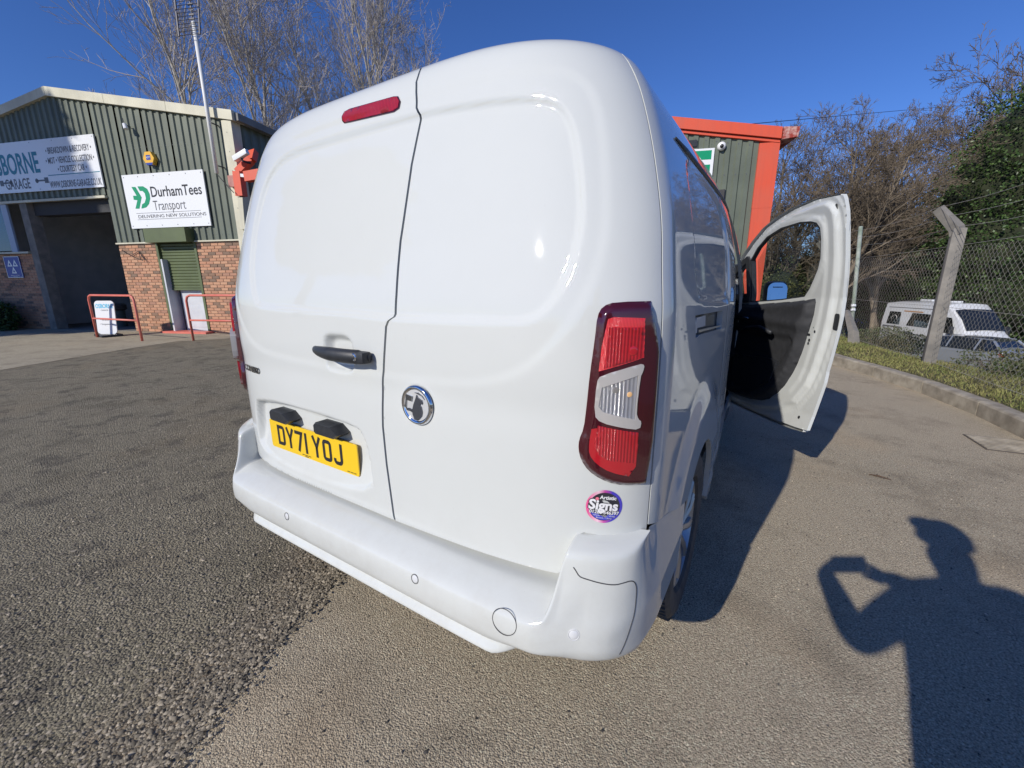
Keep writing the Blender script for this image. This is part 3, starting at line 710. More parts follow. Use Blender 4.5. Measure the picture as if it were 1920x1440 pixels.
# ---------------------------------------------------------- open front door
HX, HY = .868, 3.12
DL = np.array([.4620, -.8869]); DN = np.array([.8869, .4620])
BZ = np.array([.30, .386, .5, .757, 1.0, 1.185, 1.41, 1.6, 1.74, 1.80]); BV = np.array([-.11, -.088, -.052, -.012, .0, .0, -.028, -.062, -.092, -.105])
def bulge(z): return np.interp(z, BZ, BV)
def dS(p, z, d=0.0):
    bz = bulge(z)+d; return np.stack([HX+DL[0]*p+DN[0]*bz, HY+DL[1]*p+DN[1]*bz, z+0*p], -1)
def dinv(u, v, d=0.0):
    a = ray(u, v); z = 1.0
    for _ in range(30):
        b0 = float(bulge(z))+d; o = np.array([HX+DN[0]*b0, HY+DN[1]*b0]); t = ((o-CP[:2])@DN)/(a[:2]@DN); q = CP+a*t; z = .5*z+.5*q[2]
    return (float((q[:2]-o)@DL), float(q[2]))
Z6 = lambda pts, d=0: [dinv(1200+x*.45833, 200+y*.45833, d) for x, y in pts]
D_OUT = [(375, 760), (385, 700), (400, 660), (430, 615), (475, 550), (520, 497), (570, 455), (640, 415), (740, 376), (835, 357), (846, 357), (852, 372), (860, 420), (862, 500), (861, 600), (856, 700), (847, 780), (836, 860), (815, 950), (790, 1040), (775, 1085), (765, 1130), (740, 1200), (710, 1275), (686, 1331), (640, 1318), (560, 1290), (500, 1262), (440, 1236), (365, 1200), (352, 1150), (352, 1000), (362, 880)]
D_WIN = [(470, 632), (500, 578), (540, 532), (600, 495), (680, 471), (728, 468), (752, 474), (767, 495), (771, 540), (768, 620), (757, 665), (740, 705), (722, 745), (700, 778), (600, 792), (530, 797), (470, 800)]
D_QL = [(404, 700), (430, 665), (458, 640), (461, 764), (430, 766), (405, 772)]
D_INN = [(x-20*max(0, min(1, (x-600)/200)), y+(5 if y < 480 else (-6 if y > 1180 else 0))) for x, y in D_OUT]
do = Z6(D_INN); dsk = Z6(D_OUT, .045); dwn = Z6(D_WIN); dql = Z6(D_QL)
dmin = .0
door = empty('front_door', (0, 0, 0), parent=van); door['label'] = 'right front door standing wide open'
def dpatch(name, out, holes, d, step, mat, thick=0., disp=None, par=door):
    def f(p, z):
        dd = d if disp is None else d+disp(p, z)
        P_ = dS(p, z, dd); e = 1e-3; n = np.cross(dS(p+e, z)-dS(p-e, z), dS(p, z+e)-dS(p, z-e)); n /= np.linalg.norm(n, axis=-1, keepdims=True)
        return P_, n
    A_ = np.array(out); 
    V, T = cdt(out, holes, step); P_, n = f(V[:, 0], V[:, 1])
    # make the visible (inner) side face the van interior: normal towards -DN
    P3 = P_; t0 = T[0]; nn = np.cross(P3[t0[1]]-P3[t0[0]], P3[t0[2]]-P3[t0[0]])
    want = -np.array([DN[0], DN[1], 0])
    if nn@want < 0: T = T[:, ::-1]
    verts = [tuple(q) for q in P_]; faces = [tuple(t) for t in T]; smf = [True]*len(faces)
    if thick:
        idx = {}
        for a, b_ in bedges(T):
            for i in (a, b_):
                if i not in idx: idx[i] = len(verts); verts.append(tuple(P_[i])); verts.append(tuple(P_[i]+np.array([DN[0], DN[1], 0])*thick))
            faces.append((idx[b_], idx[a], idx[a]+1, idx[b_]+1)); smf.append(False)
    o = mk(name, verts, faces, mat, par); o.data.polygons.foreach_set('use_smooth', smf); return o
D_INR = Z6([(385, 700), (402, 668), (432, 626), (478, 562), (524, 510), (574, 468), (644, 430), (740, 392), (775, 384), (800, 395), (818, 430), (826, 500), (826, 600), (820, 700), (808, 790), (792, 870), (768, 960), (735, 1060), (695, 1150), (640, 1215), (560, 1240), (480, 1235), (400, 1205), (370, 1190)])
def ddisp(p, z):        # the inner panel steps in from the flange
    s = sdist(p, z, D_INR); w_ = sdist(p, z, dwn)
    return -.026*smooth01(-s/.020)-.007*smooth01(-(s+.07)/.02)+.006*smooth01((s-.030)/.008)-.006*smooth01((.035-w_)/.012)
dpatch('door_inner_frame', do, [dwn, dql], .0, .011, M['paint'], .018, ddisp)
dpatch('door_skin', dsk, [Z6(D_WIN, .045), Z6(D_QL, .045)], .045, .04, M['paint'], -.03)
# flange lip
dpatch('window_seal', [tuple(q) for q in dwn], [[tuple(np.array(dwn).mean(0)+(np.array(q)-np.array(dwn).mean(0))*.965) for q in dwn]], -.036, .03, M['black'], .025)
dpatch('window_glass', dwn, [], .02, .06, M['glass'])
dpatch('quarter_glass', dql, [], .02, .06, M['glass'])
D_TRIM = Z6([(376, 800), (385, 806), (460, 806), (560, 798), (640, 792), (705, 784), (722, 782), (716, 800), (708, 850), (692, 900), (662, 1000), (622, 1090), (590, 1140), (560, 1172), (520, 1196), (490, 1201), (440, 1195), (395, 1180), (366, 1165), (356, 1100), (356, 900)], -.04)
def tdisp(p, z): return -.055*smooth01(-sdist(p, z, D_TRIM)/.03)+.02*smooth01(-sdist(p, z, ARM)/.03)-.018*np.exp(-((z-(1.02))/.03)**2)
ARM = Z6([(400, 905), (640, 935), (655, 960), (560, 1110), (420, 1120), (390, 1000)], -.04)
dpatch('door_trim', D_TRIM, [], -.028, .016, M['trim'], .02, tdisp)
D_AP = Z6([(376, 740), (385, 695), (400, 658), (410, 645), (418, 652), (462, 612), (472, 622), (472, 800), (380, 806)])
dpatch('mirror_sail', D_AP, [dql], -.046, .03, M['black'], .05)
for poly, nm, mt in ((rrect(.052, .080, .012), 'latch_cover', 'black'),):
    pass
def dmark(name, cx, cy, w_, h_, r, mat, d=-.002, dd=0):
    c = dinv(1200+cx*.45833, 200+cy*.45833); pl = [(c[0]+x, c[1]+z) for x, z in rrect(w_, h_, r, 4)]
    base = float(ddisp(np.array([c[0]]), np.array([c[1]]))[0]); return dpatch(name, pl, [], base+d, .05, mat)
dmark('latch', 805, 880, .042, .090, .012, M['black'], -.004)
dmark('striker_slot', 710, 931, .058, .013, .004, M['black'], -.004)
for cx, cy, r in ((740, 920, .008), (736, 903, .003), (718, 955, .009), (714, 968, .008)): dmark('bolt_hole', cx, cy, 2*r, 2*r, r*.99, M['black'], -.004)
dmark('drain_plug', 648, 1270, .020, .018, .008, M['black'], -.004); dmark('rubber_plug', 807, 408, .020, .028, .008, M['black'], -.004)
# door mirror (outer side, seen through the glass)
mp = dS(np.array([dinv(1200+548*.45833, 200+762*.45833)[0]]), np.array([1.14]), .20)[0]
def mirror_unit(parent, c, yawm, sc=1.0, tilt=.10):
    mu = empty('door_mirror', tuple(c), yawm, parent=parent)
    b = MB(); b.bbox((0, .03, 0), (.20*sc, .12, .25*sc), .045); b.tube([(-.08, .04, -.11), (-.20, .02, -.14)], [.03, .025], 8); b.build('mirror_housing', M['black'], mu, auto=.7)
    b = MB(); b.poly(rrect(.178*sc, .225*sc, .05), .003, Matrix.Translation((0, -.032, 0)) @ Matrix.Rotation(math.pi/2-tilt, 4, 'X')); b.build('mirror_glass', M['mirror'], mu)
    return mu
a_ = AT(1454, 551, 3.42); mirror_unit(door, a_, rad(20), .80)
b = MB(); b.bbox(tuple(AT(1556, 752, 3.35)), (.02, .02, .02), .005); 
hp_ = dS(np.array([.80]), np.array([1.02]), .075)[0]
b = MB(); b.bbox((0, 0, 0), (.03, .20, .035), .010, Matrix.Rotation(-math.atan2(DL[0], -DL[1])*-1, 3, 'Z')); 
for i in range(len(b.v)): b.v[i] = tuple(Vector(b.v[i])+Vector(hp_))
b.build('outer_handle', M['black'], door, auto=.6)
PK = Z6([(405, 1010), (560, 1030), (590, 1045), (560, 1120), (470, 1165), (400, 1150)], -.04)
dpatch('door_pocket', PK, [], -.092, .03, M['black'], .03)
b = MB(); b.tube([dS(np.array([dinv(1200+x*.45833, 200+y*.45833)[0]]), np.array([dinv(1200+x*.45833, 200+y*.45833)[1]]), -.115)[0] for x, y in [(470, 925), (500, 905), (560, 902), (610, 925)]], .014, 8); b.build('pull_handle', M['black'], door, True)
b = MB(); b.tube([dS(np.array([dinv(1200+x*.45833, 200+y*.45833)[0]]), np.array([dinv(1200+x*.45833, 200+y*.45833)[1]]), -.10)[0] for x, y in [(430, 868), (470, 862), (500, 866)]], .009, 8); b.build('release_lever', M['chromed'], door, True)
b = MB()
for zz in (.55, 1.0): b.bbox((HX-.03, HY-.02, zz), (.09, .07, .08), .01)
b.build('hinge', M['paint'], door)
# left door mirror on the closed side
mirror_unit(van, (-1.0, 2.95, 1.15), 0, .95)
#@@PART2
# ================================================================== GROUND
def groundmat(name, base, stones, sc, bumpd, dirt, patchy=.5, seed=0):
    m = newmat(name, base, .92, spec=.25); v = coords(m)
    mp = N(m, 'ShaderNodeMapping'); mp.inputs['Location'].default_value = (seed*3.1, seed*1.7, 0); L(m, v, mp.inputs[0]); v = mp.outputs[0]
    vo = N(m, 'ShaderNodeTexVoronoi'); vo.inputs['Scale'].default_value = sc; L(m, v, vo.inputs['Vector'])
    vo2 = N(m, 'ShaderNodeTexVoronoi'); vo2.inputs['Scale'].default_value = sc*2.3; L(m, v, vo2.inputs['Vector'])
    sep = N(m, 'ShaderNodeSeparateColor'); L(m, vo.outputs['Color'], sep.inputs[0])
    st = ramp(m, sep.outputs[0], [(0, tuple(c*.35 for c in stones)), (.35, tuple(c*.75 for c in stones)), (.75, stones), (.97, tuple(min(.7, c*1.7) for c in stones))])
    sep2 = N(m, 'ShaderNodeSeparateColor'); L(m, vo2.outputs['Color'], sep2.inputs[0])
    st2 = ramp(m, sep2.outputs[1], [(0, tuple(c*.5 for c in base)), (.5, base), (.98, tuple(c*1.7 for c in base))])
    c = mix(m, .5, st, st2)
    big = noise(m, v, .55, 5, .6); mid = noise(m, v, 5, 6, .65); fine = noise(m, v, 140, 3, .7)
    c = mix(m, ramp(m, mid, [(.38, (0, 0, 0)), (.62, (patchy,)*3)]), c, dirt)
    c = mix(m, ramp(m, big, [(.35, (.0,)*3), (.65, (.45,)*3)]), c, tuple(x*1.3 for x in base))
    st3 = noise(m, v, 1.7, 7, .72); c = mix(m, ramp(m, st3, [(.50, (0, 0, 0)), (.66, (.55,)*3)]), c, tuple(x*.52 for x in base))
    st4 = noise(m, v, .9, 3, .5); c = mix(m, ramp(m, st4, [(.56, (0, 0, 0)), (.70, (.35,)*3)]), c, (base[0]*1.25, base[1]*1.12, base[2]*.98))
    mm = N(m, 'ShaderNodeMix', data_type='RGBA', blend_type='MULTIPLY'); mm.inputs[0].default_value = .8; L(m, c, mm.inputs[6]); L(m, ramp(m, fine, [(.34, (.28,)*3), (.50, (1, 1, 1)), (.68, (1.4,)*3)]), mm.inputs[7])
    L(m, mm.outputs[2], bsdf(m).inputs['Base Color'])
    h = N(m, 'ShaderNodeMath', operation='MULTIPLY_ADD'); L(m, vo.outputs['Distance'], h.inputs[0]); h.inputs[1].default_value = -1.0; h.inputs[2].default_value = 0
    h2 = N(m, 'ShaderNodeMath', operation='ADD'); L(m, h.outputs[0], h2.inputs[0]); L(m, noise(m, v, sc*.8, 4, .75), h2.inputs[1])
    L(m, bump(m, h2.outputs[0], bumpd, 1.0), bsdf(m).inputs['Normal']); return m
M['tarmac'] = groundmat('worn_tan_tarmac', (.395, .33, .235), (.50, .42, .305), 200, .0034, (.43, .365, .265), .45)
M['tarmac2'] = groundmat('coarse_dark_tarmac', (.20, .175, .122), (.33, .29, .205), 110, .0075, (.27, .235, .165), .45, 3)
def joint_dirt(m):
    b0 = bsdf(m).inputs['Base Color'].links[0].from_socket; v = coords(m); dt = N(m, 'ShaderNodeVectorMath', operation='DOT_PRODUCT'); sb_ = N(m, 'ShaderNodeVectorMath', operation='SUBTRACT')
    L(m, v, sb_.inputs[0]); sb_.inputs[1].default_value = (-.18, -.557, 0); L(m, sb_.outputs[0], dt.inputs[0]); dt.inputs[1].default_value = (.928, .373, 0)
    n = noise(m, v, 2.6, 6, .7); ad = N(m, 'ShaderNodeMath', operation='MULTIPLY_ADD'); L(m, n, ad.inputs[0]); ad.inputs[1].default_value = .9; L(m, dt.outputs['Value'], ad.inputs[2])
    mr = N(m, 'ShaderNodeMapRange', interpolation_type='SMOOTHSTEP'); L(m, ad.outputs[0], mr.inputs[0]); mr.inputs[1].default_value = .10; mr.inputs[2].default_value = .36
    n2 = noise(m, v, 60, 5, .75); ml = N(m, 'ShaderNodeMath', operation='MULTIPLY'); L(m, mr.outputs[0], ml.inputs[0]); L(m, ramp(m, n2, [(.40, (.30,)*3), (.60, (.85,)*3)]), ml.inputs[1])
    c = mix(m, ml.outputs[0], b0, (.27, .205, .145)); n3 = noise(m, v, 3.4, 5, .7)
    L(m, mix(m, ramp(m, n3, [(.54, (0, 0, 0)), (.62, (.55,)*3)]), c, (.085, .075, .062)), bsdf(m).inputs['Base Color'])
joint_dirt(M['tarmac2'])
M['slab'] = groundmat('worn_concrete_forecourt', (.37, .325, .235), (.40, .35, .255), 120, .002, (.34, .295, .215), .6, 5)
M['grassbase'] = noisy('grass_soil', (.07, .075, .025), (.16, .13, .06), 9, .95, .02, 60)
M['carpark'] = noisy('far_tarmac', (.10, .095, .088), (.14, .13, .12), 3, .95)
gnd = [(-60, -40), (6.0, -40), (6.0, -4), (3.1, -2)]
KB = [(3.05, -6), (3.04, 1.0), (3.02, 3.0), (2.93, 4.22), (2.86, 4.75), (2.675, 5.55), (2.50, 6.15), (2.27, 6.68), (1.92, 7.42), (1.62, 8.10), (1.35, 9.0), (1.15, 10.2), (1.05, 11.6), (1.0, 13)]
# one big yard sheet; beyond the fence the land drops to the car park
yard = [(-90, -60), (3.05, -60)]+KB+[(1.0, 40), (-90, 40)]
mk('yard_ground', [(x, y, 0) for x, y in yard], [tuple(range(len(yard)))], M['tarmac'])['kind'] = 'structure'
bank = [(3.35, -60), (3.36, 3.2), (3.24, 4.8), (2.96, 6.2), (2.60, 7.1), (2.2, 8.0), (1.9, 9.3), (1.7, 10.6), (1.6, 13), (1.6, 40)]
# far ground: a big sheet lower down, reaching the horizon
mk('car_park_ground', [(3, -60, -2.56), (60, -60, -2.56), (60, 34, -2.56), (34, 44, -2.8), (-60, 44, -2.8), (-60, 39, -2.8), (3, 39, -2.8)], [(0, 1, 2, 3, 4, 5)], M['carpark'])['kind'] = 'structure'
mk('far_ground', [(-400, -300, -2.9), (500, -300, -2.9), (500, 700, -2.9), (-400, 700, -2.9)], [(0, 1, 2, 3)], M['grassbase'])['kind'] = 'structure'
# dark coarse tarmac
dk = [G(300, 1470), G(470, 1250), G(640, 1065)]
dkx = [(-.05, -.95), (-.18, -.557), (-.33, -.24), (-.492, .218), (-.78, .95), (-1.15, 2.0), (-1.9, 4.2), (-3.2, 8.5)]
pavx = [tuple(G(u, v)[:2]) for u, v in [(-160, 715), (0, 695), (160, 668), (250, 653), (330, 641), (420, 636)]]
V_ = []
ed = [( -.05+ .0*i, 0) for i in range(2)]
edge = []
for i in range(len(dkx)-1):
    for k in range(14):
        t = k/14; x = dkx[i][0]*(1-t)+dkx[i+1][0]*t; y = dkx[i][1]*(1-t)+dkx[i+1][1]*t
        edge.append((x+random.Random(i*9+k).uniform(-.028, .028), y))
dark = [(1.0, -4.5)]+edge+[(-6.5, 11.0), (-12, 11.0)]+[(-10.4, 4.9)]+[pavx[5], pavx[4], pavx[3], pavx[2], pavx[1], pavx[0]]+[(-8.2, -6), (-6, -12)]
mk('dark_tarmac', [(x, y, .004) for x, y in dark], [tuple(range(len(dark)))], M['tarmac2'])['kind'] = 'structure'
fore = [pavx[0], pavx[1], pavx[2], pavx[3], pavx[4], pavx[5], (-10.4, 5.0), (-21, 1.2), (-17.5, -4.5), (-8.2, -6)]
mk('forecourt_paving', [(x, y, .008) for x, y in fore], [tuple(range(len(fore)))], M['slab'])['kind'] = 'structure'
# kerb, built of separate stones
M['kerb'] = noisy('kerb_concrete', (.22, .19, .145), (.40, .355, .28), 7, .9, .004, 90)
kb_root = empty('kerb'); kb_root['kind'] = 'structure'
kbp = [Vector((x, y, 0)) for x, y in KB]
def along(pts, step):
    out = []; acc = 0; p = pts[0].copy(); i = 0
    while i < len(pts)-1:
        d = pts[i+1]-p
        if d.length >= step-acc: p = p+d.normalized()*(step-acc); out.append(p.copy()); acc = 0
        else: acc += d.length; i += 1; p = pts[i].copy()
    return out
ks = along(kbp, .915); rk = random.Random(2)
for i in range(len(ks)-1):
    a, c = ks[i], ks[i+1]; t = (c-a).normalized(); n = Vector((t.y, -t.x, 0))      # n points to the grass (+x)
    if n.x < 0: n = -n
    b = MB(); g_ = t*.006; h = .150+rk.uniform(-.004, .004)
    prof = [(0, -.05), (.0, h-.02), (.010, h-.006), (.028, h), (.125, h), (.125, -.05)]
    V_ = [a+g_+n*x+Vector((0, 0, z)) for x, z in prof]+[c-g_+n*x+Vector((0, 0, z)) for x, z in prof]; k = len(prof)
    b.add(V_, [(j, j+1, j+1+k, j+k) for j in range(k-1)]+[tuple(range(k))[::-1], tuple(range(k, 2*k))])
    b.build('kerb_stone', M['kerb'], kb_root)
# grass bank
rows = []
kb2 = [(x+.12, y) for x, y in KB]
def offs(p, d): return [(x+d*.95, y+d*.35) for x, y in p]
prof = [(0, .135), (.18, .145), (.5, .155), (.95, .16), (1.3, .02), (2.2, -1.2), (3.6, -2.6), (5, -2.85)]
V_ = []; nk = len(KB)
KE = [(3.05, -30)]+KB[1:-1]+[(.95, 20)]
KEr = []
for i in range(len(KE)-1):
    n_k = max(1, int(math.dist(KE[i], KE[i+1])/.4)); KEr += [(KE[i][0]+(KE[i+1][0]-KE[i][0])*j/n_k, KE[i][1]+(KE[i+1][1]-KE[i][1])*j/n_k) for j in range(n_k)]
rg = random.Random(4)
for x, y in KEr:
    for d, z in prof: V_.append((x+.12+d*.93, y+d*.36, z+rg.uniform(-.015, .015)*(1 if d > .1 else 0)))
k = len(prof); F = [(i*k+j, i*k+j+1, (i+1)*k+j+1, (i+1)*k+j) for i in range(len(KEr)-1) for j in range(k-1)]
gb_ = mk('grass_verge', V_, F, M['grassbase'], smooth=True); gb_['kind'] = 'structure'
def vergez(d): return float(np.interp(d, [q[0] for q in prof], [q[1] for q in prof]))
# grass blades on the verge
M['grass'] = noisy('grass_blades', (.10, .145, .03), (.27, .25, .09), 2.2, .8, lo=.3, hi=.7)
M['drygrass'] = noisy('dry_grass_blades', (.24, .20, .09), (.12, .12, .04), 3, .8)
def leafmass(name, P, D, ln, wd, mat, parent=None, seed=1, curl=.25):
    """P Nx3 base points, D Nx3 directions; each leaf a folded quad"""
    r = np.random.RandomState(seed); n = len(P); D = D/np.linalg.norm(D, axis=1, keepdims=True)
    q = r.normal(size=(n, 3)); S_ = np.cross(D, q); S_ /= np.linalg.norm(S_, axis=1, keepdims=True)
    l = (ln*(.6+.8*r.rand(n)))[:, None]; w_ = (wd*(.6+.8*r.rand(n)))[:, None]
    mid = P+D*l*.5+np.cross(S_, D)*l*curl*.3
    tip = P+D*l
    V = np.stack([P, mid-S_*w_/2, tip, mid+S_*w_/2], 1).reshape(-1, 3)
    me = bpy.data.meshes.new(name); me.vertices.add(4*n); me.vertices.foreach_set('co', V.ravel().astype(np.float32))
    me.loops.add(4*n); me.loops.foreach_set('vertex_index', np.arange(4*n, dtype=np.int32))
    me.polygons.add(n); me.polygons.foreach_set('loop_start', np.arange(0, 4*n, 4, dtype=np.int32))
    me.update(calc_edges=True); me.validate()
    me.materials.append(mat); o = bpy.data.objects.new(name, me); COL.objects.link(o)
    if parent: o.parent = parent
    return o
rs = np.random.RandomState(7)
KEa = np.array(KEr)
def vergepts(n, d0, d1, ylo=2.0, yhi=13, seed=1):
    r = np.random.RandomState(seed); i = r.randint(0, len(KEa)-1, n*4); t = r.rand(n*4); p = KEa[i]*(1-t[:, None])+KEa[i+1]*t[:, None]
    k = (p[:, 1] > ylo) & (p[:, 1] < yhi); p = p[k][:n]; d = d0+(d1-d0)*r.rand(len(p))
    z = np.interp(d, [q[0] for q in prof], [q[1] for q in prof])
    return np.stack([p[:, 0]+.12+d*.93, p[:, 1]+d*.36, z], 1)
def upd(n, sp, seed): 
    r = np.random.RandomState(seed); d = r.normal(size=(n, 3))*sp; d[:, 2] = np.abs(d[:, 2])+1; return d
P_ = vergepts(26000, .03, 1.4, seed=3); o = leafmass('verge_grass', P_, upd(len(P_), .7, 4), .045, .009, M['grass'], seed=5); tag(o, 'short tufted green grass along the kerb below the wire fence', 'grass', kind='stuff')
P_ = vergepts(12000, .0, 1.1, seed=9); o = leafmass('dry_grass', P_, upd(len(P_), 1.1, 14), .05, .007, M['drygrass'], seed=15); tag(o, 'dry yellowish grass stalks along the kerb', 'grass', kind='stuff')
# drain grate by the kerb
dr_ = G(1893, 838); dg = empty('drain_grate', (dr_[0]-.02, dr_[1]+.02, .0), rad(6), 'iron drain grate set in the tarmac beside the kerb', 'drain')
b = MB(); b.box((0, 0, .004), (.36, .38, .006)); b.build('drain_pit', newmat('pit_dark', (.11, .095, .08), .9), dg)
for i in range(9):
    b = MB(); b.box((0, -.16+i*.04, .008), (.34, .024, .008)); b.build('grate_bar', M['kerb'], dg)
# dark damp streak and twigs
b = MB(); P0 = G(1648, 896)
b.tube([P0+np.array([-.05, .02, .006]), P0+np.array([0, 0, .012]), P0+np.array([.06, -.015, .008])], [.003, .006, .002], 5)
b.tube([P0+np.array([-.02, .01, .008]), P0+np.array([.0, .05, .01])], [.003, .001], 4)
tag(b.build('fallen_twig', noisy('twig_brown', (.06, .035, .02), (.12, .08, .05), 40, .9)), 'small brown twig lying on the tan tarmac', 'twig')
# loose chippings on the dark tarmac (near the camera)
def stones(name, n, region, smin, smax, mat, label, seed):
    r = np.random.RandomState(seed); base = np.array([(1, 0, 0), (-1, 0, 0), (0, 1, 0), (0, -1, 0), (0, 0, .7), (0, 0, -.7)], float)
    fc = [(0, 2, 4), (2, 1, 4), (1, 3, 4), (3, 0, 4)]
    P = region(r, n); n = len(P); s = smin+(smax-smin)*r.rand(n)**2.5
    V = base[None]*(1+.45*r.normal(size=(n, 6, 1)))*s[:, None, None]; an = r.rand(n)*6.28; c, q = np.cos(an), np.sin(an)
    x = V[:, :, 0]*c[:, None]-V[:, :, 1]*q[:, None]; y = V[:, :, 0]*q[:, None]+V[:, :, 1]*c[:, None]; V = np.stack([x+P[:, 0:1], y+P[:, 1:2], V[:, :, 2]+P[:, 2:3]+s[:, None]*.2], 2)
    me = bpy.data.meshes.new(name); me.vertices.add(6*n); me.vertices.foreach_set('co', V.reshape(-1).astype(np.float32))
    idx = (np.arange(n)[:, None, None]*6+np.array(fc)[None]).reshape(-1).astype(np.int32)
    me.loops.add(len(idx)); me.loops.foreach_set('vertex_index', idx); me.polygons.add(len(idx)//3); me.polygons.foreach_set('loop_start', np.arange(0, len(idx), 3, dtype=np.int32))
    me.update(calc_edges=True); me.materials.append(mat); o = bpy.data.objects.new(name, me); COL.objects.link(o); return tag(o, label, 'gravel', kind='stuff')
def stonemat(name, c):
    m = newmat(name, c, .85); gi = N(m, 'ShaderNodeNewGeometry'); L(m, ramp(m, gi.outputs['Random Per Island'], [(0, tuple(x*.45 for x in c)), (.6, c), (1, tuple(x*1.9 for x in c))]), bsdf(m).inputs['Base Color']); return m
M['stone'] = stonemat('stone_chips', (.25, .215, .160)); M['stone2'] = stonemat('pale_stone_chips', (.44, .37, .27))
dka = np.array(dkx)
def xedge(y): return np.interp(y, dka[:, 1], dka[:, 0])
def reg_dark(r, n):
    y = -.9+ r.rand(n)**1.5*5.5; d = r.rand(n)**1.6*4.0*(.35+.3*(y+.9)); x = xedge(y)-d; return np.stack([x, y, np.full(n, .004)], 1)
stones('loose_chippings', 30000, reg_dark, .0025, .0075, M['stone'], 'loose dark stone chippings worn out of the coarse tarmac', 11)
def reg_edge(r, n):
    y = -.8+r.rand(n)*2.2; x = xedge(y)+.01-np.abs(r.normal(size=n))*.16+np.abs(r.normal(size=n))*.035; return np.stack([x, y, np.full(n, .004)], 1)
stones('edge_gravel', 16000, reg_edge, .003, .008, M['stone'], 'band of loose gravel along the tarmac joint', 12)
def reg_light2(r, n):
    x = -.6+r.rand(n)*3.6; y = -.7+r.rand(n)**1.4*4; k = x > xedge(y)+.02; return np.stack([x[k], y[k], np.full(k.sum(), 0)], 1)
M['stone3'] = stonemat('dark_stone_chips', (.09, .08, .07)); stones('dark_grit', 5000, reg_light2, .0015, .0050, M['stone3'], 'scattered dark grit on the tan tarmac', 17)
def reg_light(r, n):
    x = -.4+r.rand(n)*3.2; y = -.6+r.rand(n)**1.3*4; k = x > xedge(y)+.03; return np.stack([x[k], y[k], np.full(k.sum(), 0)], 1)
stones('fine_grit', 7000, reg_light, .0014, .0040, M['stone2'], 'fine pale grit scattered over the tan tarmac', 13)
# ================================================================== GARAGE
GA = rad(20); gd = np.array([math.cos(GA), math.sin(GA), 0]); gn = np.array([math.sin(GA), -math.cos(GA), 0]); g0 = np.array([-11.37, 4.68, 0])
class Fac:
    def __init__(s, o): s.o = np.array(o, float)
    def p(s, a, z, off=0.0): return s.o+gd*a+gn*off+np.array([0, 0, z])
    def M(s, a, z, off=0.0):       # matrix: x along facade, y up, z outward
        m = Matrix(((gd[0], 0, gn[0], 0), (gd[1], 0, gn[1], 0), (0, 1, 0, 0), (0, 0, 0, 1))); m.translation = Vector(s.p(a, z, off)); return m
    def px(s, u, v, off=0.0):
        a = ray(u, v); o = s.o+gn*off; t = ((o-CP)@gn)/(a@gn); q = CP+a*t; return float((q-o)@gd), float(q[2])
    def box(s, b, a0, a1, z0, z1, f0, f1, mi=0):
        P = [s.p(a, z, f) for z in (z0, z1) for a, f in ((a0, f0), (a1, f0), (a1, f1), (a0, f1))]
        b.add(P, [(0, 3, 2, 1)[::-1], (4, 5, 6, 7)[::-1], (0, 1, 5, 4)[::-1], (1, 2, 6, 5)[::-1], (2, 3, 7, 6)[::-1], (3, 0, 4, 7)[::-1]], mi); return b
FA = Fac(g0)
def steel(name, c, c2=None, rough=.5, bumpd=0):
    m = noisy(name, c, c2 or tuple(x*.78 for x in c), 1.6, rough, kind='Object'); v = coords(m, (14, 14, .5)); n = noise(m, v, 1.0, 4, .6)
    base = bsdf(m).inputs['Base Color'].links[0].from_socket
    L(m, mix(m, ramp(m, n, [(.45, (0, 0, 0)), (.75, (.35,)*3)]), base, tuple(x*.6+.03 for x in c)), bsdf(m).inputs['Base Color']); return m
M['clad'] = steel('green_cladding', (.135, .155, .115), rough=.45); M['cream'] = steel('cream_trim', (.62, .59, .45), rough=.5)
M['orange'] = steel('orange_red_trim', (.66, .085, .035), (.60, .10, .05), .5); M['red'] = steel('red_barrier_paint', (.60, .13, .09), (.66, .20, .15), .5)
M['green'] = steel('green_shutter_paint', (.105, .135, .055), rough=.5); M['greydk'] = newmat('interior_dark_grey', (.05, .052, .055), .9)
M['conc'] = noisy('old_concrete', (.16, .15, .135), (.25, .23, .20), 5, .95, .004, 40)
M['signw'] = newmat('sign_white', (.76, .77, .77), .35, 0, .5, .1); M['teal'] = newmat('sign_teal', (.02, .20, .27), .4); M['sgrey'] = newmat('sign_grey', (.10, .10, .11), .4)
M['sgreen'] = newmat('sign_green', (.0, .27, .12), .4); M['sblack'] = newmat('sign_black', (.015, .015, .018), .4); M['mblue'] = newmat('sign_blue', (.01, .04, .30), .4); M['cyan'] = newmat('sign_cyan', (.02, .45, .70), .4)
M['roof'] = noisy('grey_roof_sheet', (.16, .16, .155), (.22, .22, .21), 2, .8)
garage = empty('garage_building', tuple(g0*0), 0, 'green corrugated metal garage with cream gable trim and brick lower wall', 'building')
AP, EZ, EA = -4.42, 5.10, 1.07          # apex position, eave height and eave position on the facade
def roofz(a, ap=AP, top=6.08, e=EZ, ea=EA): return top-(top-e)*abs(a-ap)/(ea-ap)
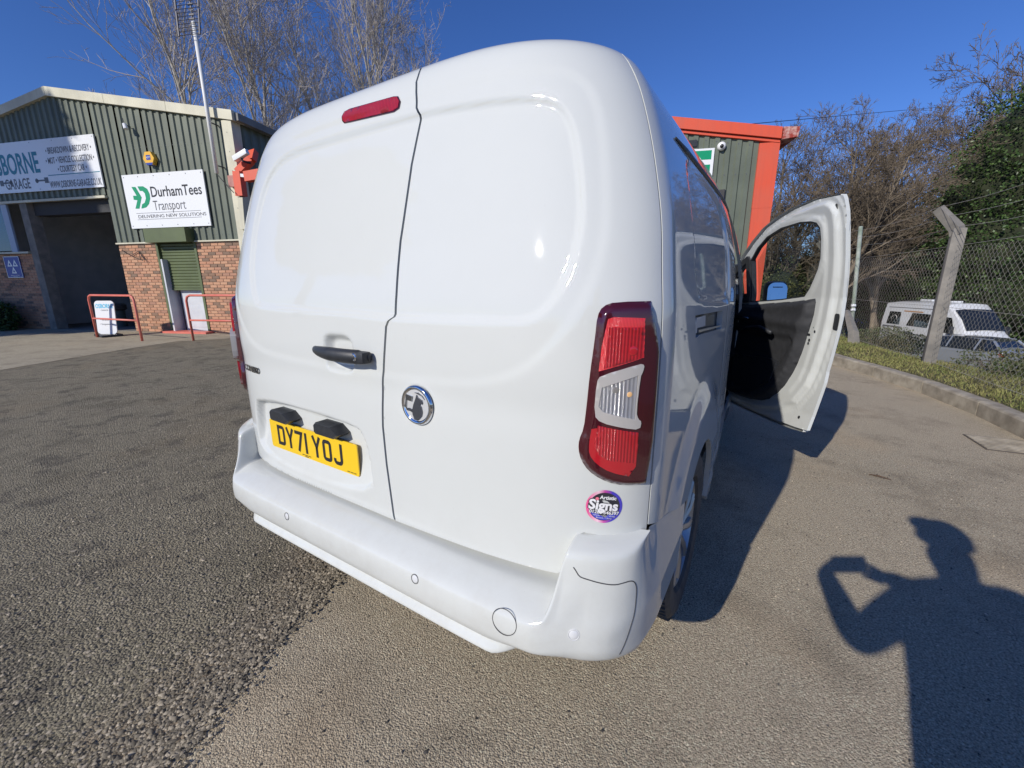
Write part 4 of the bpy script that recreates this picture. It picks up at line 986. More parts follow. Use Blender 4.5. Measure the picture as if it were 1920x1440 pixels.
def corr(fac, name, a0, a1, zb, topf, parent, mat, pitch=.20, dep=.034, off=0.0):
    b = MB(); prof = [(0, 0), (.28, 0), (.40, 1), (.78, 1), (.90, 0), (1, 0)]; xs_ = []
    k0 = math.floor(a0/pitch); x = k0*pitch
    while x < a1:
        for t, d in prof[:-1]:
            q = x+t*pitch
            if a0 <= q <= a1: xs_.append((q, d*dep))
        x += pitch
    xs_ = [(a0, xs_[0][1])]+xs_+[(a1, xs_[-1][1])]; V = []
    for q, d in xs_: V += [fac.p(q, zb if not callable(zb) else zb(q), off+d), fac.p(q, topf(q), off+d)]
    b.add(V, [(2*i, 2*i+2, 2*i+3, 2*i+1) for i in range(len(xs_)-1)]); return b.build(name, mat, parent)
a = -9.9
edges = [-9.9, -8.9, -7.9, -6.9, -5.9, -4.9, -3.9, -3.22, -2.42, -1.62, -.82, .0, .80]
for i in range(len(edges)-1):
    zb = 3.62 if edges[i] < -3.25 else 2.40
    corr(FA, 'cladding_sheet', edges[i], edges[i+1]-.004, zb, lambda q: roofz(q)-.02, garage, M['clad'])
# trims
b = MB(); FA.box(b, .76, 1.00, .0, 5.06, .035, .06); FA.box(b, 1.00, 1.03, .0, 5.06, -.2, .06); b.build('corner_trim', M['cream'], garage)
# screw heads on the trims and sheets
b = MB()
for z in np.arange(2.7, 5.0, .42):
    b.add([FA.p(.88+x, z+y, .064) for x, y in discpoly(.011, 6)], [tuple(range(6))])
for a_ in np.arange(-3.1, .7, .2):
    for z in (2.55, 3.62, 4.65): b.add([FA.p(a_+.12+x, z+y, .038) for x, y in discpoly(.009, 6)], [tuple(range(6))])
so2 = b.build('screw_heads', M['sgrey'], garage); so2['kind'] = 'stuff'
def verge(fac, parent, mat, ap, top, ea, ez, left, h=.17, fo=.10):
    for (a0, z0, a1, z1) in ((ap, top, ea+.05, ez), (left, top-(top-ez)*(ap-left)/(ea-ap), ap, top)):
        n = 3
        for i in range(n):
            t0, t1 = i/n+.0008, (i+1)/n-.0008; A0 = a0+(a1-a0)*t0; A1 = a0+(a1-a0)*t1; Z0 = z0+(z1-z0)*t0; Z1 = z0+(z1-z0)*t1
            P = [fac.p(A0, Z0-.04, fo), fac.p(A1, Z1-.04, fo), fac.p(A1, Z1+h, fo), fac.p(A0, Z0+h, fo), fac.p(A0, Z0-.04, -.25), fac.p(A1, Z1-.04, -.25), fac.p(A1, Z1+h, -.25), fac.p(A0, Z0+h, -.25)]
            b = MB(); b.add(P, [(0, 1, 2, 3), (3, 2, 6, 7), (0, 4, 5, 1), (1, 5, 6, 2), (0, 3, 7, 4)]); b.build('verge_flashing', mat, parent)
verge(FA, garage, M['cream'], AP, 6.06, EA, 5.07, -9.95)
# roof sheets and side wall
depth = 14
for (a0, a1) in ((AP, EA+.1), (-9.95, AP)):
    P = [FA.p(a0, roofz(a0)+.10, 0), FA.p(a1, roofz(a1)+.10, 0), FA.p(a1, roofz(a1)+.10, -depth), FA.p(a0, roofz(a0)+.10, -depth), FA.p(a0, roofz(a0)+.04, 0), FA.p(a1, roofz(a1)+.04, 0), FA.p(a1, roofz(a1)+.04, -depth), FA.p(a0, roofz(a0)+.04, -depth)]
    b = MB(); b.add(P, [(0, 1, 2, 3), (4, 7, 6, 5), (0, 4, 5, 1), (1, 5, 6, 2), (2, 6, 7, 3)]); b.build('roof', M['roof'], garage)
b = MB(); b.add([FA.p(EA+.14, 5.04, .02), FA.p(EA+.14, 5.04, -depth), FA.p(EA+.14, 5.20, -depth), FA.p(EA+.14, 5.20, .02), FA.p(EA-.02, 5.04, .02), FA.p(EA-.02, 5.04, -depth), FA.p(EA-.02, 5.20, -depth), FA.p(EA-.02, 5.20, .02)], [(0, 1, 2, 3), (0, 4, 5, 1), (0, 3, 7, 4), (3, 2, 6, 7)]); b.build('gutter', M['roof'], garage)
# side wall with ribs
V = []; xs_ = []; y = 0.0
while y < depth:
    for t, d in ((0, 0), (.08, 0), (.11, .034), (.20, .034), (.23, 0)): xs_.append((y+t, d))
    y += .25
for y, d in xs_: V += [FA.p(.98+d, 0, -.2-y), FA.p(.98+d, 5.08, -.2-y)]
b = MB(); b.add(V, [(2*i, 2*i+2, 2*i+3, 2*i+1) for i in range(len(xs_)-1)]); b.build('side_cladding', M['clad'], garage)
b = MB(); b.add([FA.p(-9.9, 0, 0), FA.p(-9.9, 0, -depth), FA.p(-9.9, 5.0, -depth), FA.p(-9.9, 5.0, 0), FA.p(.97, 0, -depth), FA.p(.97, 5.0, -depth), FA.p(AP, 6.0, -depth)], [(0, 3, 2, 1), (1, 2, 6, 5, 4)]); b.build('rear_wall', M['clad'], garage)
# interior
b = MB(); FA.box(b, -8.0, -2.7, 0.0, .012, -9, -.02); b.build('workshop_floor', M['conc'], garage)
M['intw'] = noisy('workshop_block_wall', (.50, .52, .52), (.60, .60, .60), 3, .9)
b = MB(); b.add([FA.p(-8, 0, -9), FA.p(-2.7, 0, -9), FA.p(-2.7, 4.6, -9), FA.p(-8, 4.6, -9), FA.p(-8, 0, -.3), FA.p(-8, 4.6, -.3), FA.p(-2.7, 0, -.3), FA.p(-2.7, 4.6, -.3)], [(0, 1, 2, 3), (4, 0, 3, 5), (1, 6, 7, 2), (5, 3, 2, 7)]); b.build('workshop_wall', M['intw'], garage)
b = MB()
for a_ in (-7.2, -5.9, -4.3): FA.box(b, a_-.10, a_+.10, 0, 4.5, -5.3, -5.1)
for i in range(3):
    a_ = (-7.2, -5.9, -4.3)[i]
b = MB(); FA.box(b, -4.6, -4.42, 0, 3.55, -2.4, -2.2); b.build('steel_column', M['greydk'], garage)
# opening: jamb pillar, lintel, roller guide
b = MB(); FA.box(b, -6.42, -6.16, 0, 3.60, -.25, .03); b.build('door_jamb', M['conc'], garage)
b = MB(); FA.box(b, -9.6, -3.22, 3.54, 3.60, -.02, .07); b.build('lintel_flashing', M['cream'], garage)
b = MB(); FA.box(b, -6.15, -3.24, 3.22, 3.56, -.45, -.12); b.build('roller_housing', M['greydk'], garage)
# left bay: glazed upper part over brick
b = MB(); FA.box(b, -9.4, -7.18, 2.28, 3.54, -.06, -.03); b.build('upper_glazing', newmat('teal_glazing', (.01, .05, .065), .15, 0, .6), garage)
b = MB(); FA.box(b, -7.16, -6.94, 2.24, 3.54, -.02, .03); b.build('window_mullion', newmat('pale_blue_frame', (.35, .42, .52), .5), garage)
b = MB(); FA.box(b, -9.4, -6.44, 2.19, 2.24, -.02, .09); b.build('window_ledge', M['cream'], garage)
# ---- bricks
def brickmat():
    m = newmat('brick_clay', (.42, .22, .13), .9); oi = N(m, 'ShaderNodeObjectInfo'); gi = N(m, 'ShaderNodeNewGeometry')
    ad = N(m, 'ShaderNodeMath', operation='ADD'); L(m, oi.outputs['Random'], ad.inputs[0]); L(m, gi.outputs['Random Per Island'], ad.inputs[1]); fr = N(m, 'ShaderNodeMath', operation='FRACT'); L(m, ad.outputs[0], fr.inputs[0])
    c = ramp(m, fr.outputs[0], [(0, (.17, .115, .085)), (.14, (.24, .14, .09)), (.24, (.44, .215, .125)), (.6, (.52, .29, .175)), (.85, (.48, .235, .14)), (1, (.36, .19, .13))])
    v = coords(m); n = noise(m, v, 18, 5, .7)
    L(m, mix(m, ramp(m, n, [(.45, (0, 0, 0)), (.7, (.4,)*3)]), c, (.50, .36, .25)), bsdf(m).inputs['Base Color']); L(m, bump(m, noise(m, v, 160, 3), .003), bsdf(m).inputs['Normal']); return m
M['brick'] = brickmat(); M['mortar'] = noisy('mortar', (.36, .25, .18), (.30, .22, .165), 12, .95)
def wall(a0, a1, z1, name='brick_backing'):
    b = MB(); FA.box(b, a0, a1, 0, z1, -.22, -.012); b.build(name, M['mortar'], garage)
SD0, SD1 = -1.93, -.62        # shuttered doorway
wall(-3.20, SD0, 2.36); wall(SD1, 1.0, 2.36); wall(-9.6, -6.44, 2.18)
bme = MB(); bme.bbox((0, 0, 0), (.215, .065, .03), .004)
bl = []
for (a0, a1, z1) in ((-3.20, SD0, 2.36), (SD1, .98, 2.36), (-9.6, -6.44, 2.18)):
    row = 0; z = .045
    while z < z1-.02:
        x = a0-(.1125 if row % 2 else 0)
        while x < a1-.01:
            s0, s1 = max(x, a0), min(x+.215, a1)
            if s1-s0 > .03: bl.append((s0, s1, z))
            x += .225
        row += 1; z += .075
bl.sort(key=lambda q: -q[0])
lit = [q for q in bl if q[0] > -3.3 and q[0] < .75]; rest = [q for q in bl if not (q[0] > -3.3 and q[0] < .75)]
def lowpoly_brick():
    b = MB(); w_, h_, d_ = .5, .5, .012
    b.add([(-.5, -.5, 0), (.5, -.5, 0), (.5, .5, 0), (-.5, .5, 0), (-.48, -.44, d_), (.48, -.44, d_), (.48, .44, d_), (-.48, .44, d_)], [(0, 1, 5, 4), (1, 2, 6, 5), (2, 3, 7, 6), (3, 0, 4, 7), (4, 5, 6, 7)])
    o = b.build('brick', M['brick'], garage); return o
rb = random.Random(5); bproto = lowpoly_brick(); first = True
parts = lit[:300]; rest = lit[300:]+rest
for (s0, s1, z) in parts:
    o = bproto if first else bproto.copy()
    if not first: COL.objects.link(o)
    first = False
    o.parent = garage; o.matrix_local = FA.M((s0+s1)/2, z, -.012+rb.uniform(0, .004)) @ Matrix.Diagonal((s1-s0, .065, 1, 1))
b = MB()
for (s0, s1, z) in rest:
    Mx = FA.M((s0+s1)/2, z, -.012+rb.uniform(0, .004)) @ Matrix.Diagonal((s1-s0, .065, 1, 1))
    b.add([Mx @ Vector(q) for q in [(-.5, -.5, 0), (.5, -.5, 0), (.5, .5, 0), (-.5, .5, 0), (-.48, -.44, .012), (.48, -.44, .012), (.48, .44, .012), (-.48, .44, .012)]], [(0, 1, 5, 4), (1, 2, 6, 5), (2, 3, 7, 6), (3, 0, 4, 7), (4, 5, 6, 7)])
o = b.build('bricks', M['brick'], garage); o['kind'] = 'stuff'
b = MB(); FA.box(b, -3.22, .98, 2.365, 2.40, -.02, .05); b.build('brick_capping', M['cream'], garage)
# shuttered doorway
M['doorw'] = noisy('white_door', (.50, .52, .56), (.58, .6, .62), 4, .5)
b = MB(); FA.box(b, SD0, SD1, 2.36, 2.70, .0, .26); b.build('shutter_box', M['green'], garage)
for s0 in (SD0, SD1-.07):
    b = MB(); FA.box(b, s0, s0+.07, 0, 2.36, -.10, .02); b.build('shutter_guide', M['green'], garage)
for i in range(15):
    z = 1.20+i*.077; b = MB(); P = []
    prf = [(0, -.055), (.012, -.040), (.060, -.040), (.074, -.055)]
    for a_ in (SD0+.07, SD1-.07):
        for dz, f in prf: P.append(FA.p(a_, z+dz, f))
    b.add(P, [(0, 4, 5, 1), (1, 5, 6, 2), (2, 6, 7, 3)]); b.build('shutter_slat', M['green'], garage)
b = MB(); FA.box(b, SD0+.07, SD1-.07, 1.15, 1.20, -.06, -.03); b.build('shutter_bottom_rail', M['green'], garage)
b = MB(); FA.box(b, SD0+.34, SD1-.09, .05, 1.95, -.20, -.16); FA.box(b, SD0+.44, SD1-.17, .15, .72, -.162, -.150); b.build('entrance_door', M['doorw'], garage)
b = MB(); FA.box(b, SD0+.18, SD0+.23, .05, 1.95, -.22, .10); b.build('open_door_leaf', M['doorw'], garage)
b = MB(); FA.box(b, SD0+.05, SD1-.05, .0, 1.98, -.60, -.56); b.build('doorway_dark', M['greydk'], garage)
b = MB(); FA.box(b, SD0-.1, SD1+.1, .0, .06, -.1, .25); b.build('door_step', M['red'], garage)
# ---- signs on the garage
def sign(name, label, a0, a1, z0, z1, th=.03, off=.045, mat='signw', fac=FA):
    r = empty(name, tuple(fac.p((a0+a1)/2, z0, off)), 0, label, 'sign'); inv = r.matrix_basis.inverted()
    b = MB(); fac.box(b, a0, a1, z0, z1, off, off+th)
    b.v = [tuple(Vector(q)-r.location) for q in b.v]; b.build('sign_panel', M[mat], r)
    def mp(x, y, d=.003): return tuple(Vector(fac.p(x, y, off+th+d))-r.location)
    return r, mp
sA, mA = sign('garage_sign', 'long white garage sign board with teal and grey lettering above the workshop opening', -8.9, -3.17, 3.80, 5.05)
def T(mp, par, name, txt, size, cx_, cy_, mat, **kw): return map_text(name, txt, size, lambda x, y: mp(cx_+x, cy_+y), M[mat], par, **kw)
def fit(mp, par, txt, u0, u1, v, h, mat, fac=FA, off=.078, bold=0, um=None):
    """text whose ends stand where the photograph shows them"""
    a0, z0 = fac.px(u0, v, off); a1, z1 = fac.px(u1, v, off); vm = fac.px((u0+u1)/2, v, off)[1]
    V, F_ = font_mesh(txt, 1.0, bold=bold); A_ = np.array(V); x0, y0 = A_.min(0); x1, y1 = A_.max(0)
    cap = .70; sc = h/cap; V = [((a0+(x-x0)/(x1-x0)*(a1-a0)), vm+(y-.30)*sc*1.0) for x, y in V]
    yb = min(y for x, y in V); yt = max(y for x, y in V); dy = vm-(yb+yt)/2 if not any(c in txt for c in 'gpqy,') else 0
    return mk('lettering', [mp(x, y+dy) for x, y in V], F_, M[mat], par)
fit(mA, sA, 'OSBORNE', -26, 73, 308, .50, 'teal', bold=.02)
fit(mA, sA, 'GARAGE', 10, 57, 345, .26, 'sgrey', bold=.012)
fit(mA, sA, '\u2022 BREAKDOWN & RECOVERY \u2022', 84, 171, 279, .15, 'sgrey', bold=.012)
fit(mA, sA, '\u2022 MOT \u2022 VEHICLE COLLECTION \u2022', 85, 177, 298, .15, 'sgrey', bold=.012)
fit(mA, sA, '\u2022 COURTESY CAR \u2022', 108, 163, 315, .15, 'sgrey', bold=.012)
fit(mA, sA, 'WWW.OSBORNE-GARAGE.CO.UK', 93, 191, 343, .165, 'sgrey', bold=.012)
def quadp(mp, name, pts, mat, par): return mk(name, [mp(x, y) for x, y in pts], [tuple(range(len(pts)))], M[mat], par)
ra, rz = FA.px(91, 331, .078); rb, rz2 = FA.px(187, 321, .078); rz = (rz+rz2)/2
quadp(mA, 'rule_line', [(ra, rz), (rb, rz), (rb, rz+.02), (ra, rz+.02)], 'teal', sA)
for c_ in (-5.25, -6.62):
    s_ = 1 if c_ > -6 else -1
    quadp(mA, 'spanner_icon', [(c_-.22*s_, 4.04), (c_+.08*s_, 4.04), (c_+.08*s_, 3.99), (c_+.22*s_, 3.99), (c_+.22*s_, 4.13), (c_+.08*s_, 4.13), (c_+.08*s_, 4.08), (c_-.22*s_, 4.08)][::s_], 'sgrey', sA)
    quadp(mA, 'spanner_icon', [(c_-.20*s_+x, 4.06+y) for x, y in discpoly(.06, 12)], 'sgrey', sA)
sB, mB_ = sign('transport_sign', 'white transport company sign with green arrow logo above the shuttered door', -2.52, .02, 2.74, 4.04)
fit(mB_, sB, 'DurhamTees', 282, 378, 357, .245, 'sblack', bold=.012)
fit(mB_, sB, 'Transport', 286, 347, 377, .235, 'sgrey', bold=-.004)
fit(mB_, sB, 'DELIVERING NEW SOLUTIONS', 259, 387, 403.5, .078, 'sgrey', bold=.004)
for zz in (FA.px(323, 397.3, .078)[1], FA.px(323, 409.5, .078)[1]): quadp(mB_, 'rule_line', [(-2.27, zz), (-.22, zz), (-.22, zz+.008), (-2.27, zz+.008)], 'sgrey', sB)
def z1p(pts): return [FA.px(x*.25, 120+y*.25, .078) for x, y in pts]
quadp(mB_, 'logo_shape', z1p([(985, 922), (1015, 922), (1062, 1000), (1045, 1085), (1016, 1085), (1030, 1022), (1003, 1018), (998, 988), (1024, 988)])[::-1], 'sgreen', sB)
lo = z1p([(1030, 918), (1072, 917), (1103, 936), (1122, 975), (1126, 1010), (1117, 1050), (1098, 1074), (1070, 1083), (1060, 1083), (1066, 1052), (1085, 1040), (1094, 1008), (1086, 970), (1068, 952), (1048, 952)])
quadp(mB_, 'logo_shape', lo[::-1], 'sgreen', sB)
b = MB()
for x in (-2.46, -2.0, -1.5, -1.0, -.5, -.04):
    for z in (2.80, 3.98): b.add([mB_(x+q, z+w_, .004) for q, w_ in discpoly(.012, 8)], [tuple(range(8))])
for x in (-5.4, -4.6, -3.9, -3.22):
    for z in (3.85, 5.0): b.add([Vector(mA(x+q, z+w_, .004))+sA.location-sB.location for q, w_ in discpoly(.012, 8)], [tuple(range(8))])
o = b.build('fixing_screws', M['sgrey'], sB); o['kind'] = 'stuff'
# MOT sign (three triangles)
sM, mM = sign('test_station_sign', 'blue vehicle testing sign with three white triangles on the shaded brick pier', -7.60, -6.98, 1.52, 2.12, .02, .01, 'mblue')
for tri in ((-7.40, 1.84), (-7.18, 1.84), (-7.29, 1.64)):
    x, z = tri; quadp(mM, 'triangle_mark', [(x-.10, z), (x+.10, z), (x, z+.19)], 'signw', sM)
    r_ = mk('triangle_cut', [mM(q[0], q[1], .005) for q in ((x-.045, z+.03), (x+.045, z+.03), (x, z+.115))], [(0, 1, 2)], M['mblue'], sM)
T(mM, sM, 'lettering', 'VEHICLE TESTING', .045, -7.29, 1.58, 'signw')
T(mM, sM, 'lettering', 'STATION', .04, -7.29, 1.54, 'signw')
for x0, x1, z0, z1 in ((-7.60, -6.98, 1.52, 1.535), (-7.60, -6.98, 2.105, 2.12), (-7.60, -7.585, 1.535, 2.105), (-6.995, -6.98, 1.535, 2.105)): quadp(mM, 'sign_border', [(x0, z0), (x1, z0), (x1, z1), (x0, z1)], 'signw', sM)
# painted notice under it
nt_ = empty('wall_notice', tuple(FA.p(-7.2, 1.3, .006)), 0, 'faint white painted notice on brick under the blue testing sign', 'sign')
b = MB(); rn = random.Random(8)      # worn, unreadable painted letters
for z, n_l in ((1.40, 8), (1.27, 9)):
    for k in range(n_l):
        x = -7.52+k*.062; c_ = lambda a_, zz: tuple(Vector(FA.p(a_, zz, .014))-nt_.location)
        b.add([c_(x, z-.04), c_(x+.014, z-.04), c_(x+.014, z+.05), c_(x, z+.05)], [(0, 1, 2, 3)])
        zz = z+rn.choice((-.03, .0, .035)); b.add([c_(x+.014, zz), c_(x+.045, zz), c_(x+.045, zz+.014), c_(x+.014, zz+.014)], [(0, 1, 2, 3)])
b.build('worn_lettering', M['conc'], nt_)['kind'] = 'stuff'
# alarm box
ab = empty('alarm_box', tuple(FA.p(-1.47, 4.36, .04)), 0, 'yellow hexagonal alarm box on the green cladding above the transport sign', 'alarm')
Ml = FA.M(-1.47, 4.36, .04); Ml.translation = Vector((0, 0, 0))
M['yel'] = newmat('alarm_yellow', (.75, .42, .04), .4, 0, .3)
b = MB(); hexp = [(.17*math.cos(rad(60*k)), .175*math.sin(rad(60*k))) for k in range(6)]; b.poly(hexp, .10, Ml); b.build('alarm_case', M['yel'], ab)
b = MB(); b.poly(rrect(.13, .11, .01), .004, Ml @ Matrix.Translation((0, .02, .10))); b.build('alarm_label', M['mblue'], ab)
map_text('lettering', 'ADT', .065, lambda x, y: tuple(Ml @ Vector((x, .02+y, .106))), M['signw'], ab)
b = MB(); b.poly([(-.08, -.152), (.08, -.152), (.11, -.10), (-.11, -.10)], .102, Ml); b.build('strobe', M['mblue'], ab)
# small bulkhead lamp on the gable
lp = FA.px(244, 238, .05); wl_ = empty('wall_lamp', tuple(FA.p(lp[0], lp[1], .04)), 0, 'small white floodlight high on the green gable', 'lamp')
Ml2 = Ml.copy(); b = MB(); b.tube([Ml2 @ Vector((0, 0, 0)), Ml2 @ Vector((0, .02, .12))], .012, 6); b.tube([Ml2 @ Vector((-.20, .22, .0)), Ml2 @ Vector((-.16, .05, .01)), Ml2 @ Vector((0, 0, .02))], .008, 5); b.build('bracket', M['sgrey'], wl_)
b = MB(); b.tube([Ml2 @ Vector((-.02, .03, .12)), Ml2 @ Vector((.03, -.09, .14))], [.045, .05], 10); b.build('lamp_head', M['signw'], wl_)
# cctv camera
cp = FA.px(448, 290, .25); cc = empty('security_camera', tuple(FA.p(cp[0], cp[1], .2)), 0, 'white security camera on the cream corner post of the garage', 'camera')
b = MB(); b.bbox((0, 0, 0), (.42, .12, .11), .02, Ml.to_3x3() @ Matrix.Rotation(rad(20), 3, 'Z')); b.build('camera_body', M['signw'], cc, auto=.6)
b = MB(); b.tube([(0, 0, -.03), Ml @ Vector((.02, -.12, -.02)), Ml @ Vector((.06, -.12, -.20))], .025, 6); b.build('bracket', M['black'], cc)
# antenna pole
ax = .60; po = empty('antenna_mast', tuple(FA.p(ax, 3.88, .24)), 0, 'tall white pole with a comb-like television aerial fixed to the garage corner', 'aerial')
M['polew'] = newmat('pole_white', (.70, .70, .68), .5)
b = MB(); b.tube([(0, 0, 0), (0, 0, 3.10)], .044, 10); b.build('pole', M['polew'], po, True)
b = MB(); b.tube([(0, 0, .18), Ml @ Vector((0, .18, -.24))], .015, 6); b.tube([(0, 0, 1.1), Ml @ Vector((0, 1.1, -.24))], .015, 6); b.build('pole_bracket', M['sgrey'], po)
b = MB(); b.tube([Ml @ Vector((0, -.02, 0)), Ml @ Vector((.16, -.20, 0)), Ml @ Vector((.40, -.45, .0))], .010, 5); b.build('cable', M['sblack'], po)
M['metal'] = newmat('aerial_metal', (.07, .07, .08), .5, .5)
AM = Ml @ Matrix.Translation((0, 3.12, 0)) @ Matrix.Rotation(rad(-2), 4, 'Z')
b = MB(); b.tube([AM @ Vector((0, -.25, .02)), AM @ Vector((0, 1.2, .02))], .016, 6)
b.build('aerial_boom', M['metal'], po)
for sx in (-1, 1):
    b = MB(); b.tube([AM @ Vector((sx*.28, -.36, .15)), AM @ Vector((sx*.30, .12, .12))], .020, 5); b.build('reflector_side', M['metal'], po)
    b = MB(); b.tube([AM @ Vector((sx*.30, .16, .12)), AM @ Vector((sx*.33, .85, .06))], .020, 5); b.build('reflector_side', M['metal'], po)
for i in range(17):
    z = -.34+i*.072; b = MB(); b.tube([AM @ Vector((-.29, z, .14-i*.004)), AM @ Vector((.29, z, .14-i*.004))], .007, 4); b.build('aerial_rod', M['metal'], po)
for i in range(14):
    z = -.08+i*.09; b = MB(); b.box((0, 0, 0), (.13, .012, .04), None); b.v = [tuple(AM @ Vector((q[0], q[2]+z, q[1]+.03))) for q in b.v]; b.build('aerial_element', M['metal'], po)
# weatherproof box below pole
jb = FA.px(440, 340, .10); b = MB(); FA.box(b, jb[0]-.12, jb[0]+.10, jb[1]-.13, jb[1]+.12, .06, .17); tag(b.build('junction_box', noisy('faded_red_box', (.45, .20, .16), (.36, .14, .12), 8, .6)), 'faded red junction box on the cream corner post below the aerial', 'box')
# red steel gutter and downpipe frame at the corner
rp = empty('red_downpipe', tuple(FA.p(1.25, 3.2, .0)), 0, 'orange red steel downpipe with an angled arm at the garage corner', 'pipe')
b = MB()
def bar(b, p, q, w_, d_):
    p = Vector(p); q = Vector(q); t = (q-p).normalized(); x = Vector(gn).cross(t).normalized(); y = t.cross(x)
    P = [e+x*sx*w_/2+y*sy*d_/2-rp.location for e in (p, q) for sx, sy in ((-1, -1), (1, -1), (1, 1), (-1, 1))]
    b.add(P, [(0, 3, 2, 1), (4, 5, 6, 7), (0, 1, 5, 4), (1, 2, 6, 5), (2, 3, 7, 6), (3, 0, 4, 7)])
def fpx(u, v, off): a_, z_ = FA.px(u, v, off); return FA.p(a_, z_, off)
bar(b, fpx(453, 368, .10), fpx(447, 322, .10), .20, .16); b.build('downpipe', M['orange'], rp)
b = MB(); bar(b, fpx(447, 324, .10), fpx(470, 300, -.10), .17, .14); bar(b, fpx(470, 302, -.10), fpx(474, 285, -.25), .22, .14); b.build('pipe_elbow', M['orange'], rp)
b = MB(); bar(b, fpx(462, 332, .10), fpx(490, 327, .10), .22, .16); b.build('side_arm', M['orange'], rp)
b = MB(); bar(b, fpx(441, 328, .14), fpx(463, 330, .14), .07, .06); b.build('arm_joint', M['signw'], rp)
b = MB(); bar(b, fpx(453, 370, .08), fpx(458, 430, .08), .14, .10); b.build('lower_pipe', M['cream'], rp)
# hanging-basket bracket on the brick
wb_ = empty('wall_bracket', tuple(FA.p(-2.9, 2.2, .02)), 0, 'thin black wrought bracket and cable hanging on the brick wall', 'bracket')
def bp(u, v, off=.03): a_, z_ = FA.px(u, v, off); return Vector(FA.p(a_, z_, off))-wb_.location
b = MB(); pz = lambda x, y: bp(x*.25, 400+y*.25)
b.tube([pz(910, 275), pz(960, 305), pz(1020, 335), pz(1060, 348)], .008, 5); b.tube([pz(985, 318), pz(1040, 282), pz(1055, 350)], .008, 5); b.tube([pz(1040, 285), pz(1075, 330), pz(1108, 368)], .008, 5); b.tube([pz(1050, 300), pz(1085, 350)], .006, 5)
b.build('bracket_arm', M['black'], wb_)
# workshop clutter
wr = empty('spare_wheel', tuple(FA.p(-5.30, .62, -1.0)), 0, 'dark tyre lying on top of a drum inside the workshop', 'wheel')
b = MB(); b.lathe([(.16, -.08), (.26, -.10), (.31, -.06), (.31, .06), (.26, .10), (.16, .08)], None, 28); b.build('tyre', M['rubber'], wr, auto=.6)
b = MB(); b.lathe([(.0001, .05), (.08, .05), (.15, .03), (.165, .08)], None, 24); b.build('rim', M['alloy'], wr, auto=.6)
dm = empty('oil_drum', tuple(FA.p(-5.30, 0, -1.0)), 0, 'grey green drum standing inside the workshop under the loose tyre', 'drum')
b = MB(); b.lathe([(.0001, .0), (.24, .0), (.24, .17), (.25, .18), (.24, .19), (.24, .35), (.25, .36), (.24, .37), (.24, .51), (.0001, .51)], None, 24); b.build('drum_shell', newmat('drum_grey', (.10, .14, .14), .6), dm, auto=.6)
tr_ = empty('tool_trolley', tuple(FA.p(-3.9, 0, -.9)), GA, 'black tubular trolley parked inside the workshop behind the barrier', 'trolley')
b = MB(); b.tube([(-.4, 0, .5), (-.4, 0, .95), (.4, 0, .95), (.4, 0, .5)], .018, 6); b.build('handle', M['black'], tr_)
b = MB(); b.bbox((0, .25, .42), (.95, .55, .12), .03); b.bbox((0, .25, .24), (.9, .5, .10), .02); b.build('tray', M['black'], tr_)
for x in (-.36, .36):
    b = MB(); b.lathe([(.0001, -.03), (.11, -.03), (.12, 0), (.11, .03), (.0001, .03)], Matrix.Translation((x, .1, .12)) @ Matrix.Rotation(math.pi/2, 4, 'Y'), 20); b.build('wheel', M['rubber'], tr_)
# barriers
def barrier(p0, p1, label, h=1.02):
    p0 = Vector(p0); p1 = Vector(p1); t = (p1-p0); Ln = t.length; t.normalize(); r = empty('pipe_barrier', tuple(p0), 0, label, 'barrier', 'red pipe barriers before the garage'); up = Vector((0, 0, 1))
    c = lambda x, z: t*x+up*z
    pts = [c(0, -.05), c(0, h-.12), c(.035, h-.035), c(.12, h), c(Ln-.12, h), c(Ln-.035, h-.035), c(Ln, h-.12), c(Ln, -.05)]
    b = MB(); b.tube(pts, .026, 10); b.build('hoop', M['red'], r, True)
    b = MB(); b.tube([c(0, h*.46), c(Ln, h*.46)], .022, 10); b.build('mid_rail', M['red'], r, True); return r
q1 = G(183, 633); q2 = G(267, 640); barrier(q1, q2, 'red pipe barrier with the small garage board leaning on it', 1.05)
q3 = G(363, 639); dirb = (Vector(q2)-Vector(q1)).normalized(); barrier(q3, Vector(q3)+Vector((gd[0], gd[1], 0))*1.9, 'red pipe barrier in front of the shuttered brick doorway', 1.05)
# A-board
bx0 = G(191, 631); bx1 = G(218, 631); ctr = (bx0+bx1)/2; vdir = Vector((CP-ctr)); vdir.z = 0; vdir.normalize()
bw = .58; sb = empty('pavement_sign', (ctr[0], ctr[1], .008), 0, 'white rounded board on a black base leaning by the red barrier', 'sign')
nx = Vector((math.sin(rad(32)), -math.cos(rad(32)), 0)); bx_ = Vector((0, 0, 1)).cross(nx)
upb = (Vector((0, 0, 1))-nx*.10-bx_*0).normalized()
MS = Matrix((bx_, upb, nx)).transposed().to_4x4(); MS.translation = Vector((0, 0, .06))
if MS.to_3x3().determinant() < 0: MS = Matrix((-bx_, upb, nx)).transposed().to_4x4(); MS.translation = Vector((0, 0, .06))
pl = [(x, y+.42) for x, y in rrect(.50, .84, .09)]; b = MB(); b.poly(pl, .02, MS); b.build('board', M['signw'], sb)
b = MB(); b.bbox((0, 0, .03), (.62, .42, .06), .02); b.build('base', M['black'], sb, auto=.6)
def ms(x, y): return tuple(MS @ Vector((x, y, .022)))
map_text('lettering', 'OSBORNE', .15, ms, M['cyan'], sb, cy=.70, sx=.66, bold=.003); map_text('lettering', '\u2022 GARAGE \u2022', .05, ms, M['sgrey'], sb, cy=.60, sx=.9)
